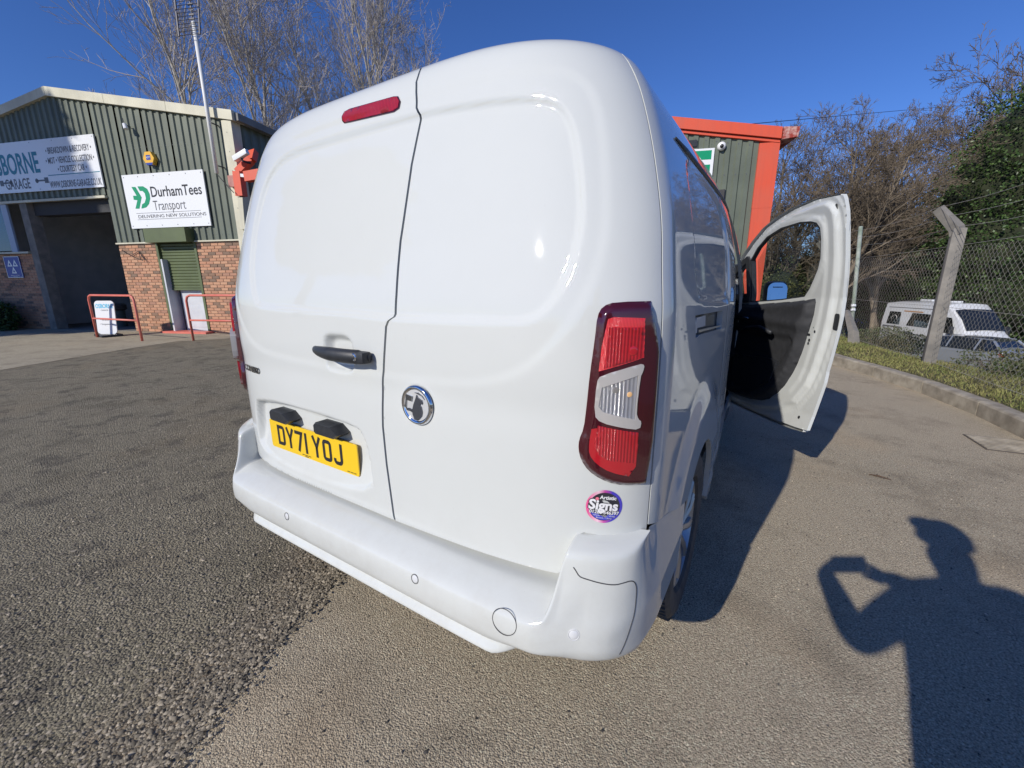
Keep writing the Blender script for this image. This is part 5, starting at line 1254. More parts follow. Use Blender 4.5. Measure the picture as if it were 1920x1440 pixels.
map_text('lettering', '\u2022 Brakes', .065, ms, M['sgrey'], sb, cx=-.03, cy=.36); map_text('lettering', '\u2022 Suspension', .065, ms, M['sgrey'], sb, cx=0, cy=.25)
# ================================================================== ORANGE-TRIMMED UNIT (right)
FB = Fac((.78, 11.3, 0)); unit = empty('industrial_unit', (0, 0, 0), 0, 'green corrugated unit with bright orange corner post and roof fascia', 'building')
def bz_(a, e=4.32): return e+(-.20-a)*.165
for a0, a1 in ((-6.6, -5.6), (-5.6, -4.6), (-4.6, -3.6), (-3.6, -2.6), (-2.6, -1.62), (-1.62, -.62)):
    corr(FB, 'cladding_sheet', a0, a1-.003, 0.0, lambda q: bz_(q)+.02, unit, M['clad'], .235, .034)
b = MB(); FB.box(b, -.62, -.21, 0, 2.98, .0, .055); FB.box(b, -.24, -.21, 0, 2.98, -.4, .0); b.build('corner_post', M['orange'], unit)
b = MB(); FB.box(b, -.625, -.207, 2.965, 4.34, .0, .059); FB.box(b, -.237, -.207, 2.965, 4.34, -.4, .0); b.build('corner_post', M['orange'], unit)
def fas(z0, z1, f0, f1, nm='roof_fascia', a0=-6.6, a1=-.22):
    b = MB(); P = []
    for a_, f in ((a0, f0), (a1, f0), (a1, f1), (a0, f1)): P.append(FB.p(a_, bz_(a_)+z0, f))
    for a_, f in ((a0, f0), (a1, f0), (a1, f1), (a0, f1)): P.append(FB.p(a_, bz_(a_)+z1, f))
    b.add(P, [(0, 3, 2, 1)[::-1], (4, 5, 6, 7)[::-1], (0, 1, 5, 4)[::-1], (1, 2, 6, 5)[::-1], (2, 3, 7, 6)[::-1], (3, 0, 4, 7)[::-1]]); b.build(nm, M['orange'], unit)
fas(.0, .055, -.2, .075, 'drip_flashing'); fas(.07, .30, -.2, .13)
b = MB(); P = [(-.20, .05, .14), (.10, .08, .14), (.12, .20, .14), (.12, .28, .14), (-.20, .30, .14)]
V = [FB.p(a_, 4.32+z, f) for a_, z, f in P]+[FB.p(a_, 4.32+z, -9) for a_, z, f in P]; k = len(P)
b.add(V, [tuple(range(k))]+[(i, (i+1) % k+0, (i+1) % k+k, i+k)[::-1] for i in range(k)]); b.build('gutter', noisy('rusty_gutter', (.50, .30, .26), (.30, .035, .02), 9, .7, lo=.4, hi=.55), unit)
b = MB(); b.add([FB.p(-.22, 0, -.4), FB.p(-.22, 0, -9), FB.p(-.22, 4.4, -9), FB.p(-.22, 4.4, -.4)], [(0, 1, 2, 3)]); b.build('side_wall', M['clad'], unit)
b = MB(); b.add([FB.p(-6.6, bz_(-6.6)+.30, .0), FB.p(-.1, bz_(-.1)+.30, .0), FB.p(-.1, bz_(-.1)+.30, -9), FB.p(-6.6, bz_(-6.6)+.30, -9)], [(0, 1, 2, 3)]); b.build('roof', M['roof'], unit)
b = MB()
for a_ in np.arange(-2.6, -.65, .235):
    for z in (bz_(a_)-.12, 3.72, 2.5): b.add([FB.p(a_+.13+x, z+y, .038) for x, y in discpoly(.014, 6)], [tuple(range(6))])
b.build('screw_heads', M['sgrey'], unit)['kind'] = 'stuff'
q = FB.px(1340, 277.5, .06); q2_ = FB.px(1334, 345, .06)
sC, mC = sign('unit_sign', 'white sign with a large green letter E on the orange trimmed unit', q[0]-1.6, q[0], q2_[1]-.12, q[1]+.0, .03, .045, 'signw', FB)
fit(mC, sC, 'E', 1299, 1332, 318, .72, 'sgreen', FB, .078, .05)
q = FB.px(1354, 273, .1); dc = empty('dome_camera', tuple(FB.p(q[0], q[1], .04)), 0, 'white dome security camera under the orange fascia', 'camera')
Ml3 = Ml.copy(); b = MB(); b.lathe([(.0001, .10), (.05, .095), (.085, .06), (.095, .02), (.095, 0)], Ml3, 20); b.build('dome_housing', M['signw'], dc, True)
b = MB(); b.lathe([(.0001, .125), (.025, .12), (.04, .10), (.045, .08)], Ml3 @ Matrix.Translation((-.01, -.015, 0)), 14); b.build('lens', M['sblack'], dc, True)
q = FB.px(1299, 268, .1); fl = empty('floodlight', tuple(FB.p(q[0], q[1], .04)), 0, 'small black floodlight beside the sign with the green letter', 'lamp')
b = MB(); b.box((0, 0, 0), (.20, .14, .06)); b.v = [tuple(Ml3 @ Vector(q_)+Vector((0, 0, 0))) for q_ in b.v]; b.tube([Ml3 @ Vector((.0, -.04, .0)), Ml3 @ Vector((.08, -.28, .0))], .012, 5); b.build('lamp_body', M['black'], fl)
#@@PART3
# ================================================================== FENCE
M['wire'] = newmat('galvanised_wire', (.42, .40, .35), .6, .2)
FL = [(3.42, 2.2), (3.30, 4.4), (2.914, 7.258), (2.32, 9.93), (1.83, 11.957), (1.55, 13.2)]
def cpost(x, y, z0, z1, w_, label, lean=(0, 0), arm=None):
    r = empty('fence_post', (x, y, z0), 0, label, 'fence post', 'concrete posts of the wire fence')
    b = MB(); b.bbox((0, 0, (z1-z0)/2-.15), (w_, w_*.9, z1-z0+.3), .012)
    for i in range(len(b.v)): q = b.v[i]; b.v[i] = (q[0]+lean[0]*q[2]-.0, q[1]+lean[1]*q[2], q[2])
    b.build('shaft', M['conc'], r, auto=.5)
    if arm is not None:
        t = Vector((lean[0]*(z1-z0), lean[1]*(z1-z0), z1-z0-.03)); e = t+Vector(arm); b = MB(); b.tube([t+Vector((0, 0, -.05)), t+(e-t)*.1, e], [w_*.62, w_*.60, w_*.48], 4); b.build('cranked_arm', M['conc'], r)
    return r
cpost(2.914, 7.258, .12, 1.96, .135, 'concrete fence post with cranked arm in front of the white campervan', arm=(-.235, .055, .30))
cpost(1.83, 11.957, .05, 2.0, .135, 'concrete fence post seen through the open van door window', arm=(-.2, .05, .25))
cpost(3.36, 3.0, .12, 1.96, .135, 'concrete fence post of the wire fence nearest the camera, out at the right', arm=(-.235, .055, .30))
# broken stump and green steel post
sp_ = G(1603, 650, .1); b = MB(); pts = [Vector(sp_)+Vector((0, 0, -.15)), Vector(sp_)+Vector((-.06, 0, .25)), Vector(AT(1588, 585, 8.6))]
b.tube(pts, [.105, .085, .055], 5); tag(b.build('post_stump', M['conc'], auto=.6), 'broken leaning concrete post stump beside the open van door', 'post', 'concrete posts of the wire fence')
gp = empty('steel_post', (0, 0, 0), 0, 'thin green grey steel post with white bands beyond the van door', 'post')
p0_ = Vector(AT(1594, 640, 8.9)); p1_ = Vector(AT(1614, 425, 8.9))
b = MB(); b.tube([p0_, p1_], .038, 8); b.build('post_shaft', noisy('green_grey_post', (.20, .25, .19), (.36, .38, .34), 6, .8), gp, True)
for v_ in (573, 581):
    u_ = 1594+(640-v_)/215*20; b = MB(); c_ = Vector(AT(u_, v_, 8.88)); dd_ = (p1_-p0_).normalized(); b.tube([c_-dd_*.022, c_+dd_*.022], .045, 8); b.build('white_band', M['signw'], gp)
# chain link
def chain(p0, p1, z0, z1, mat, parent, cell=.043, r=.0021):
    p0 = Vector((p0[0], p0[1], 0)); p1 = Vector((p1[0], p1[1], 0)); t = p1-p0; Ln = t.length; t.normalize(); nrm = Vector((-t.y, t.x, 0))
    n = int(Ln/cell); m = int((z1-z0)/cell); V = []; F_ = []
    rr = random.Random(3)
    for i in range(n):
        base = len(V)
        for j in range(m+1):
            x = (i+.5+(.54 if (j+i) % 2 else -.54))*cell; z = z0+j*cell
            sag = .012*math.sin(i*.21)+.008*math.sin(i*.07+z*3); c = p0+t*x+nrm*(sag+(.002 if (j+i) % 2 else -.002))+Vector((0, 0, z+.012*math.sin(i*.13)))
            for q in ((0, 0, r), (t.x*r, t.y*r, -r*.6), (-t.x*r, -t.y*r, -r*.6)): V.append((c.x+q[0]+nrm.x*q[2]*.0, c.y+q[1], c.z+q[2]*.9))
        for j in range(m):
            for k in range(3):
                a = base+j*3+k; b_ = base+j*3+(k+1) % 3; F_.append((a, b_, b_+3, a+3))
    o = mk('chain_link', V, F_, mat, parent); o['kind'] = 'stuff'; return o
fence = empty('wire_fence', (0, 0, 0), 0, 'chain link fence with strands of wire above it along the grass bank', 'fence')
for i in range(len(FL)-1): chain(FL[i], FL[i+1], .16, 1.74, M['wire'], fence)
for z, dx in ((.2, 0), (.95, 0), (1.74, 0), (1.98, -.03), (2.12, -.13), (2.24, -.23)):
    pts = []
    for i in range(len(FL)-1):
        for k in range(8):
            t = k/8; x = FL[i][0]*(1-t)+FL[i+1][0]*t; y = FL[i][1]*(1-t)+FL[i+1][1]*t; pts.append((x+dx, y, z-.05*math.sin(math.pi*t)*(1 if z > 1.8 else .1)))
    b = MB(); b.tube(pts, .0026, 4); b.build('strand', M['wire'], fence)
# ================================================================== FAR VEHICLES (car park lower down)
ZG = -2.8
def loft(secs):     # secs: list of closed rings
    b = MB(); n = len(secs[0]); V = [p for s_ in secs for p in s_]; F_ = []
    for i in range(len(secs)-1):
        for k in range(n): a = i*n+k; c = i*n+(k+1) % n; F_.append((a, c, c+n, a+n))
    F_ += [tuple(range(n))[::-1], tuple(range((len(secs)-1)*n, len(secs)*n))]; return b.add(V, F_)
def vring(x, zb, zt, wb, wt, crown=.04, zs=None):   # ring across the vehicle at station x (vehicle frame: x forward)
    zs = zs or (zb+(zt-zb)*.55)
    pts = [(-wb*.94, zb), (-wb, zb+.12), (-wb, zs), (-wt, zt-.07), (-wt*.9, zt-.01), (-wt*.45, zt+crown*.7), (0, zt+crown)]
    pts = pts+[(-y, z) for y, z in pts[-2::-1]]; return [(x, y, z) for y, z in pts]
def vwheels(par, xs_, y, r):
    for x in xs_:
        for s in (-1, 1):
            Mw = Matrix.Translation((x, s*y, r)) @ Matrix.Rotation(-s*math.pi/2, 4, 'X'); wv = empty('wheel', (0, 0, 0), parent=par)
            b = MB(); b.lathe([(r*.6, -.1), (r*.95, -.1), (r, -.05), (r, .07), (r*.95, .11), (r*.66, .11)], Mw, 20); b.build('tyre', M['rubber'], wv, auto=.6)
            b = MB(); b.lathe([(.0001, .09), (r*.3, .08), (r*.62, .10), (r*.66, .11)], Mw, 16); b.build('rim', M['alloy'], wv, auto=.6)
def place(root, rear, front):
    r = Vector((rear[0], rear[1], ZG)); f = Vector((front[0], front[1], ZG)); d = f-r; root.location = r; root.rotation_euler = (0, 0, math.atan2(d.y, d.x)); return d.length
M['cwhite'] = newmat('campervan_white', (.62, .63, .64), .3, 0, .8, .05); M['silver'] = newmat('silver_car_paint', (.36, .39, .43), .3, .5, .8, .05)
camper = empty('campervan', (0, 0, 0), 0, 'white high roof campervan with dark side windows parked behind the fence', 'campervan')
fr = AT(1880, 600, 18.8); re = AT(1694, 600, 24.4)
dv = Vector((fr[0]-re[0], fr[1]-re[1], 0)); dv.normalize(); L_ = 6.0
place(camper, (fr[0]-dv.x*L_, fr[1]-dv.y*L_), fr)
secs = [vring(.0, .55, 2.35, .93, .80), vring(.12, .40, 2.58, 1.0, .88), vring(.9, .35, 2.66, 1.02, .90), vring(3.2, .35, 2.68, 1.02, .90), vring(4.15, .35, 2.64, 1.02, .88), vring(4.45, .35, 2.40, 1.02, .86), vring(4.95, .35, 1.95, 1.02, .84), vring(5.35, .35, 1.42, 1.0, .86, zs=1.0), vring(5.75, .38, 1.15, .97, .86, zs=.95), vring(5.98, .45, .85, .88, .80, zs=.7)]
loft(secs).build('body', M['cwhite'], camper, auto=.5)
def vquad(name, pts, mat, par, n=(0, 0)): 
    o = mk(name, pts, [tuple(range(len(pts)))], mat, par); return o
W1 = 1.036
for s in (-1, 1):
    vquad('side_window', [(.55, s*1.045, 1.42), (1.55, s*1.045, 1.42), (1.45, s*.990, 2.10), (.60, s*.990, 2.10)][::s], M['dglass'], camper)
    vquad('side_window', [(2.05, s*1.045, 1.42), (3.45, s*1.045, 1.42), (3.45, s*.990, 2.10), (2.25, s*.990, 2.10)][::s], M['dglass'], camper)
    vquad('cab_window', [(3.90, s*1.045, 1.32), (5.05, s*1.045, 1.28), (4.70, s*.992, 2.02), (3.95, s*.992, 2.06)][::s], M['dglass'], camper)
    vquad('side_stripe', [(.3, s*W1*1.0, 1.24), (1.7, s*W1*1.0, 1.24), (1.7, s*W1*1.0, 1.31), (.3, s*W1*1.0, 1.31)][::s], M['sgrey'], camper)
    vquad('side_stripe', [(1.5, s*W1*1.0, .98), (3.6, s*W1*1.0, .96), (3.6, s*W1*1.0, 1.0), (1.5, s*W1*1.0, 1.06)][::s], M['sgrey'], camper)
    vquad('roof_stripe', [(.4, s*W1*.91, 2.32), (3.6, s*W1*.91, 2.34), (3.6, s*W1*.91, 2.37), (.4, s*W1*.91, 2.35)][::s], M['sgrey'], camper)
    vquad('awning_stripe', [(1.6, s*W1*.935, 2.14), (2.9, s*W1*.935, 2.14), (2.9, s*W1*.93, 2.20), (1.6, s*W1*.93, 2.20)][::s], newmat('tan_stripe', (.42, .20, .07), .5), camper)
    b = MB(); b.bbox((5.0, s*1.18, 1.45), (.12, .20, .36), .03); b.build('wing_mirror', M['black'], camper)
    ring_ = [(1.05+.21*math.cos(t), s*W1*.975, 1.70+.21*math.sin(t)) for t in np.linspace(0, 2*math.pi, 17)]; b = MB(); b.tube(ring_, .018, 4); b.build('window_ring', M['lens_clear'], camper)
wst = [(4.50, 2.36, .86), (4.95, 1.95, .84), (5.33, 1.45, .86)]; ysf = [-.93, -.45, 0, .45, .93]; V = []
for x, zt, wt in wst:
    for q in ysf: V.append((x+.035, q*wt, zt+.055-.05*q*q+.02))
b = MB(); b.add(V, [(i*5+j, i*5+j+1, i*5+j+6, i*5+j+5) for i in range(2) for j in range(4)]); b.build('windscreen', M['dglass'], camper)
b = MB(); b.tube([(5.45, -.5, 1.46), (5.2, .1, 1.70)], .012, 4); b.tube([(5.45, .3, 1.46), (5.3, .7, 1.60)], .012, 4); b.build('wiper', M['black'], camper)
b = MB(); b.bbox((2.0, 0, 2.76), (.8, .6, .10), .03); b.bbox((3.3, 0, 2.74), (.5, .5, .08), .03); b.build('roof_light', M['cwhite'], camper)
b = MB(); b.bbox((5.93, 0, .62), (.12, 1.2, .3), .03); b.build('grille', M['black'], camper)
for s in (-1, 1):
    b = MB(); b.bbox((5.75, s*.78, .98), (.26, .24, .16), .05); b.build('headlight', M['lens_clear'], camper)
vwheels(camper, (1.05, 5.05), .90, .34); camper.location.z = -2.42
cm_ = camper
car = empty('silver_estate_car', (0, 0, 0), 0, 'silver estate car with black roof parked just behind the fence', 'car')
f2 = AT(1712, 650, 21.2); r2 = AT(1918, 650, 17.2); dv = Vector((f2[0]-r2[0], f2[1]-r2[1], 0)); dv.normalize(); place(car, r2, (r2[0]+dv.x*4.6, r2[1]+dv.y*4.6))
secs = [vring(0, .45, .95, .80, .72, zs=.8), vring(.06, .30, 1.02, .86, .76, zs=.85), vring(.30, .25, 1.12, .89, .74, zs=.9), vring(1.0, .22, 1.02, .90, .80, zs=.88), vring(2.9, .22, 1.0, .90, .80, zs=.85), vring(3.6, .22, .96, .89, .78, zs=.8), vring(4.3, .28, .82, .85, .72, zs=.7), vring(4.6, .35, .66, .74, .62, zs=.55)]
loft(secs).build('body', M['silver'], car, auto=.5)
def ring2(x, z0, z1, w0, w1): return [(x[0], -w0, z0), (x[1], -w1, z1-.03), (x[1], -w1*.85, z1), (x[1], w1*.85, z1), (x[1], w1, z1-.03), (x[0], w0, z0)]
b = MB(); st = [((.12, .55), .95, 1.38, .80, .60), ((.75, .8), .96, 1.47, .83, .64), ((2.0, 2.0), .96, 1.48, .83, .64), ((2.9, 2.5), .96, 1.43, .82, .63), ((3.55, 2.9), .93, 1.36, .80, .60)]
V = [p for s_ in st for p in ring2(*s_)]; F_ = []; mi = []
for i in range(len(st)-1):
    for k in range(5): a = i*6+k; F_.append((a, a+1, a+7, a+6)); mi.append(1 if k in (0, 4) else 0)
F_ += [(5, 4, 3, 2, 1, 0), tuple(range(24, 30))]; mi += [1, 1]
mk('cabin', V, F_, None, car, False, [newmat('black_roof', (.05, .055, .06), .25, 0, .8), M['dglass']], mi)
for s in (-1, 1):
    for (xa, za, xb, zb, w_) in ((.12, .98, .56, 1.40, .05), (1.05, .98, 1.0, 1.46, .035), (2.1, .98, 2.05, 1.47, .03), (3.5, .96, 2.9, 1.38, .04)):
        b = MB(); b.tube([(xa, s*.82, za), (xb, s*.625, zb)], w_, 5); b.build('roof_pillar', M['silver'], car)
    b = MB(); b.tube([(.6, s*.60, 1.45), (2.9, s*.60, 1.40)], .03, 5); b.build('roof_rail', M['silver'], car)
    b = MB(); b.bbox((.12, s*.74, .86), (.22, .26, .16), .04); b.build('rear_lamp', M['lens_red'], car)
    b = MB(); b.bbox((4.3, s*.68, .68), (.3, .26, .12), .04); b.build('headlight', M['lens_clear'], car)
    b = MB(); b.bbox((2.95, s*.98, 1.02), (.12, .18, .14), .03); b.build('wing_mirror', M['silver'], car)
vwheels(car, (.85, 3.65), .80, .32); car.location.z = -2.55
# ---------------------------------------------------------- people in the distance
def skin(name, joints, edges, radii, mats, parent=None, sub=1, loc=None, root=0):
    me = bpy.data.meshes.new(name); me.from_pydata([tuple(j) for j in joints], edges, []); o = bpy.data.objects.new(name, me); COL.objects.link(o)
    sk = o.modifiers.new('s', 'SKIN'); sk.use_smooth_shade = True; sk.use_x_symmetry = False
    for i, r in enumerate(radii):
        r2_ = r if isinstance(r, tuple) else (r, r); me.skin_vertices[0].data[i].radius = r2_
    for i in range(len(radii)): me.skin_vertices[0].data[i].use_root = (i == root)
    sb_ = o.modifiers.new('u', 'SUBSURF'); sb_.levels = sub; sb_.render_levels = sub
    dg = bpy.context.evaluated_depsgraph_get(); dg.update(); m2 = bpy.data.meshes.new_from_object(o.evaluated_get(dg)); bpy.data.objects.remove(o); bpy.data.meshes.remove(me)
    m2.materials.clear()
    for m_ in mats: m2.materials.append(m_)
    o = bpy.data.objects.new(name, m2); COL.objects.link(o)
    if parent: o.parent = parent
    return o
def zmat(name, bands):     # clothing colours by height on the figure (object z)
    m = newmat(name, bands[0][1], .85); v = coords(m); sp = N(m, 'ShaderNodeSeparateXYZ'); L(m, v, sp.inputs[0])
    r = N(m, 'ShaderNodeValToRGB'); r.color_ramp.interpolation = 'CONSTANT'; e = r.color_ramp.elements; mr = N(m, 'ShaderNodeMapRange'); mr.inputs[2].default_value = 2.0; L(m, sp.outputs[2], mr.inputs[0]); L(m, mr.outputs[0], r.inputs[0])
    e[0].position = 0; e[0].color = (*bands[0][1], 1); e[1].position = bands[1][0]/2; e[1].color = (*bands[1][1], 1)
    for z, c in bands[2:]: x = e.new(z/2); x.color = (*c, 1)
    L(m, r.outputs[0], bsdf(m).inputs['Base Color']); return m
SKINC = (.45, .26, .18)
def sitter(px, py, k, top, label):
    p = AT(px, py, k); r = empty('person', (p[0], p[1], ZG), 0, label, 'person'); d = Vector((CP[0]-p[0], CP[1]-p[1], 0)); r.rotation_euler = (0, 0, math.atan2(d.y, d.x))
    J = [(0, 0, .52), (0, 0, .75), (0, 0, 1.0), (.02, 0, 1.14), (.05, 0, 1.27), (0, .18, .98), (.10, .24, .74), (.30, .12, .68), (0, -.18, .98), (.10, -.24, .74), (.30, -.12, .68), (.05, .10, .50), (.45, .13, .52), (.48, .14, .12), (.60, .14, .05), (.05, -.10, .50), (.45, -.13, .52), (.48, -.14, .12), (.60, -.14, .05)]
    E_ = [(0, 1), (1, 2), (2, 3), (3, 4), (2, 5), (5, 6), (6, 7), (2, 8), (8, 9), (9, 10), (0, 11), (11, 12), (12, 13), (13, 14), (0, 15), (15, 16), (16, 17), (17, 18)]
    R_ = [.15, .15, .15, .06, .105, .07, .05, .04, .07, .05, .04, .10, .07, .05, .045, .10, .07, .05, .045]
    skin('body', J, E_, R_, [zmat(label[:20], [(0, (.03, .03, .035)), (.16, (.05, .06, .09)), (.60, top), (1.14, SKINC), (1.33, (.05, .03, .02))])], r); return r
sitter(1619, 600, 36, (.04, .08, .45), 'person in a bright blue top sitting far off beyond the fence')
sitter(1611, 598, 37, (.10, .11, .20), 'person in dark clothes sitting beside the one in blue')
bp_ = AT(1615, 600, 36.6); bn_ = empty('bench', (bp_[0], bp_[1], ZG), 0, 'low bench the two distant people sit on', 'bench'); d_ = Vector((CP[0]-bp_[0], CP[1]-bp_[1], 0)); bn_.rotation_euler = (0, 0, math.atan2(d_.y, d_.x))
b = MB(); b.box((0, 0, .40), (.42, 1.9, .05)); b.build('seat', M['conc'], bn_)
for y in (-.8, .8):
    b = MB(); b.box((0, y, .18), (.34, .08, .38)); b.build('leg', M['conc'], bn_)
# ================================================================== TREES
def bark(name, c1, c2): return noisy(name, c1, c2, 3.0, .9, .01, 30)
M['bark'] = bark('grey_bark', (.34, .31, .26), (.50, .47, .41)); M['bark2'] = bark('brown_bark', (.13, .10, .07), (.22, .18, .13)); M['twig'] = newmat('fine_twigs', (.40, .355, .31), .9); M['twig2'] = newmat('brown_twigs', (.135, .105, .072), .9)
def gentree(seed, H, trunk_r, n1, upness, spread, dens=1.0, droop=0, trunks=1):
    """returns (thick MB, fine MB) of a bare winter tree rooted at the origin"""
    r = random.Random(seed); A = MB(); B = MB()
    def rv(): 
        while True:
            v = Vector((r.uniform(-1, 1), r.uniform(-1, 1), r.uniform(-1, 1)))
            if .1 < v.length < 1: return v.normalized()
    def branch(p, d, ln, rad_, lvl):
        n = {0: 9, 1: 6, 2: 4, 3: 3, 4: 2}[lvl]; pts = [p.copy()]; q = p.copy(); dd = d.copy()
        for i in range(n):
            dd = (dd+rv()*(.10 if lvl == 0 else .22)+Vector((0, 0, 1))*(upness*.10 if lvl else .06)-Vector((0, 0, droop*.08*lvl))).normalized(); q = q+dd*(ln/n); pts.append(q.copy())
        rs_ = [max(rad_*(1-.82*i/n), .0075) for i in range(n+1)]
        (A if lvl <= 1 else B).tube(pts, rs_, {0: 8, 1: 5, 2: 4, 3: 3, 4: 3}[lvl], cap=False)
        if lvl >= 4: return
        nc = {0: n1, 1: int(8*dens), 2: int(6*dens), 3: int(4*dens)}[lvl]
        for c in range(nc):
            t = (r.uniform(.28, 1.0) if lvl == 0 else r.uniform(.18, 1.0)); f = t*n; i = min(n-1, int(f)); pp = pts[i].lerp(pts[i+1], f-i); ax = (pts[i+1]-pts[i]).normalized()
            side = ax.cross(rv()).normalized(); ang = r.uniform(.45, .95)*spread; nd = (ax*math.cos(ang)+side*math.sin(ang)+Vector((0, 0, upness*.25))).normalized()
            l2 = ln*{0: .42, 1: .48, 2: .50, 3: .5}[lvl]*(1.15-.55*t)*r.uniform(.75, 1.2); branch(pp, nd, l2, max(.008, rs_[i]*.55), lvl+1)
    for k in range(trunks):
        d = Vector((r.uniform(-.2, .2)*(trunks > 1), r.uniform(-.2, .2)*(trunks > 1), 1)).normalized(); branch(Vector((r.uniform(-.3, .3)*(trunks > 1), 0, -.2)), d, H*r.uniform(.85, 1), trunk_r, 0)
    return A, B
def treeproto(seed, H, tr, n1, up, sp, dens, b1, b2, droop=0, trunks=1):
    A, B = gentree(seed, H, tr, n1, up, sp, dens, droop, trunks); mA_ = bpy.data.meshes.new('trunk'); mA_.from_pydata(A.v, [], A.f); mA_.materials.append(b1); mA_.polygons.foreach_set('use_smooth', [True]*len(mA_.polygons))
    mB2 = bpy.data.meshes.new('crown'); mB2.from_pydata(B.v, [], B.f); mB2.materials.append(b2); return mA_, mB2
def puttree(proto, x, y, z, rz, sc, label, group, name='bare_tree'):
    r = empty(name, (x, y, z), rz, label, 'tree', group); r.scale = (sc[0], sc[0], sc[1]); link(proto[0], 'trunk', r); link(proto[1], 'crown', r); return r
TL = [treeproto(31, 20, .19, 24, .75, .95, .95, M['bark'], M['twig'], trunks=1), treeproto(32, 20, .15, 18, .8, .85, .95, M['bark'], M['twig'], trunks=2), treeproto(33, 20, .18, 22, .6, 1.05, .95, M['bark'], M['twig'], trunks=1)]
left = [(-45, 60, 34, 0, .72, 'bare winter tree at the far left behind the garage roof'), (20, 60, 36, 1, .62, 'thin bare tree rising beside the garage gable'), (300, 0, 24, 2, .80, 'bare tree with curving limbs left of the white aerial pole'), (415, 0, 25, 0, .86, 'bare tree directly behind the white aerial pole'), (500, 0, 27, 1, .86, 'bare tree over the right end of the garage roof'),
        (575, 0, 26, 0, 1.0, 'tall pale bare tree over the left edge of the van roof'), (640, 0, 27, 2, 1.0, 'tall bare tree above the red high brake lamp'), (700, 0, 30, 1, 1.02, 'slim bare tree above the joint of the van doors'), (770, 0, 28, 0, .96, 'bare tree right of the van door joint'), (850, 0, 29, 2, .92, 'last bare tree on the right of the row over the van roof')]
for i, (u, v, k, pr, sc, lb) in enumerate(left):
    p = AT(u, 420, k); puttree(TL[pr], p[0], p[1], -.3, i*2.1+.6, (sc*1.05, sc), lb, 'bare winter trees behind the garage')
TR = [treeproto(41, 11, .17, 24, .45, 1.15, 1.15, M['bark2'], M['twig2'], trunks=2), treeproto(44, 11, .19, 26, .4, 1.2, 1.15, M['bark2'], M['twig2'], trunks=1)]
right = [(1450, 27, 0, .92, 'brown bare tree right beside the orange corner post'), (1500, 30, 1, 1.05, 'brown bare tree behind the tip of the open van door'), (1545, 26, 0, .95, 'bare tree seen above and through the van door window'), (1565, 31, 1, 1.12, 'twiggy bare tree above the green steel post'), (1652, 28, 0, 1.0, 'bare tree left of the dark ivy bushes'), (1690, 33, 1, 1.15, 'bare tree rising behind the ivy bushes'), (1735, 33, 0, 1.12, 'bare tree just left of the big ivy covered tree'), (1800, 37, 1, 1.35, 'distant bare tree showing over the shoulder of the ivy tree'), (1915, 32, 0, 1.55, 'bare tree whose twigs stand out over the top of the ivy tree')]
for i, (u, k, pr, sc, lb) in enumerate(right):
    p = AT(u, 560, k); puttree(TR[pr], p[0], p[1], ZG, i*1.7, (sc*1.1, sc*1.15), lb, 'bare winter trees beyond the fence')
# ---- leafy masses
def leafmat(name, cs, rough=.45):
    m = newmat(name, cs[1], rough, spec=.4); gi = N(m, 'ShaderNodeNewGeometry'); v = coords(m); n = noise(m, v, .9, 3)
    c = ramp(m, gi.outputs['Random Per Island'], [(0, cs[0]), (.5, cs[1]), (1, cs[2])]); L(m, mix(m, ramp(m, n, [(.42, (0, 0, 0)), (.62, (.6,)*3)]), c, cs[3]), bsdf(m).inputs['Base Color'])
    b = bsdf(m); b.inputs['Subsurface Weight'].default_value = 0; return m
M['ivy'] = leafmat('ivy_leaves', [(.018, .040, .012), (.040, .080, .020), (.085, .14, .040), (.06, .09, .02)]); M['hedge'] = leafmat('hedge_leaves', [(.030, .042, .012), (.06, .075, .022), (.12, .13, .045), (.13, .12, .04)], .6)
M['bramble'] = leafmat('bramble_leaves', [(.035, .055, .02), (.07, .10, .03), (.14, .15, .06), (.15, .10, .06)], .6)
def clump(name, blobs, n, size, mat, parent, seed, dirup=.3):
    """leaves spread over and inside overlapping lumpy ellipsoids"""
    r = np.random.RandomState(seed); vol = np.array([b_[3]*b_[4]+b_[4]*b_[5]+b_[3]*b_[5] for b_ in blobs]); cnt = (n*vol/vol.sum()).astype(int); P = []; D = []
    for b_, c in zip(blobs, cnt):
        d = r.normal(size=(c, 3)); d /= np.linalg.norm(d, axis=1, keepdims=True)
        lump = 1+.16*np.sin(d[:, 0]*7+b_[0]*3)*np.sin(d[:, 1]*6+b_[1])+.12*np.sin(d[:, 2]*9+b_[2]*5)+.10*np.sin(d[:, 0]*17+d[:, 2]*13)
        rr = (lump*(1-.28*r.rand(c)**1.8))[:, None]; P.append(np.array(b_[:3])+d*rr*np.array(b_[3:6])); D.append(d+r.normal(size=(c, 3))*.8+np.array([0, 0, -dirup]))
    return leafmass(name, np.concatenate(P), np.concatenate(D), size, size*.75, mat, parent, seed+1, .5)
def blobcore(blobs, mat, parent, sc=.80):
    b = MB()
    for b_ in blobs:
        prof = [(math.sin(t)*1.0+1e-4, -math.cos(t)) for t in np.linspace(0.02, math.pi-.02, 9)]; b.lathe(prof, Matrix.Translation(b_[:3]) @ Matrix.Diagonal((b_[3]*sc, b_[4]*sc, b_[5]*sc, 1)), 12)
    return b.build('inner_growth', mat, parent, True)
M['core'] = noisy('shaded_inner_growth', (.012, .018, .008), (.03, .035, .015), 2, 1.0)
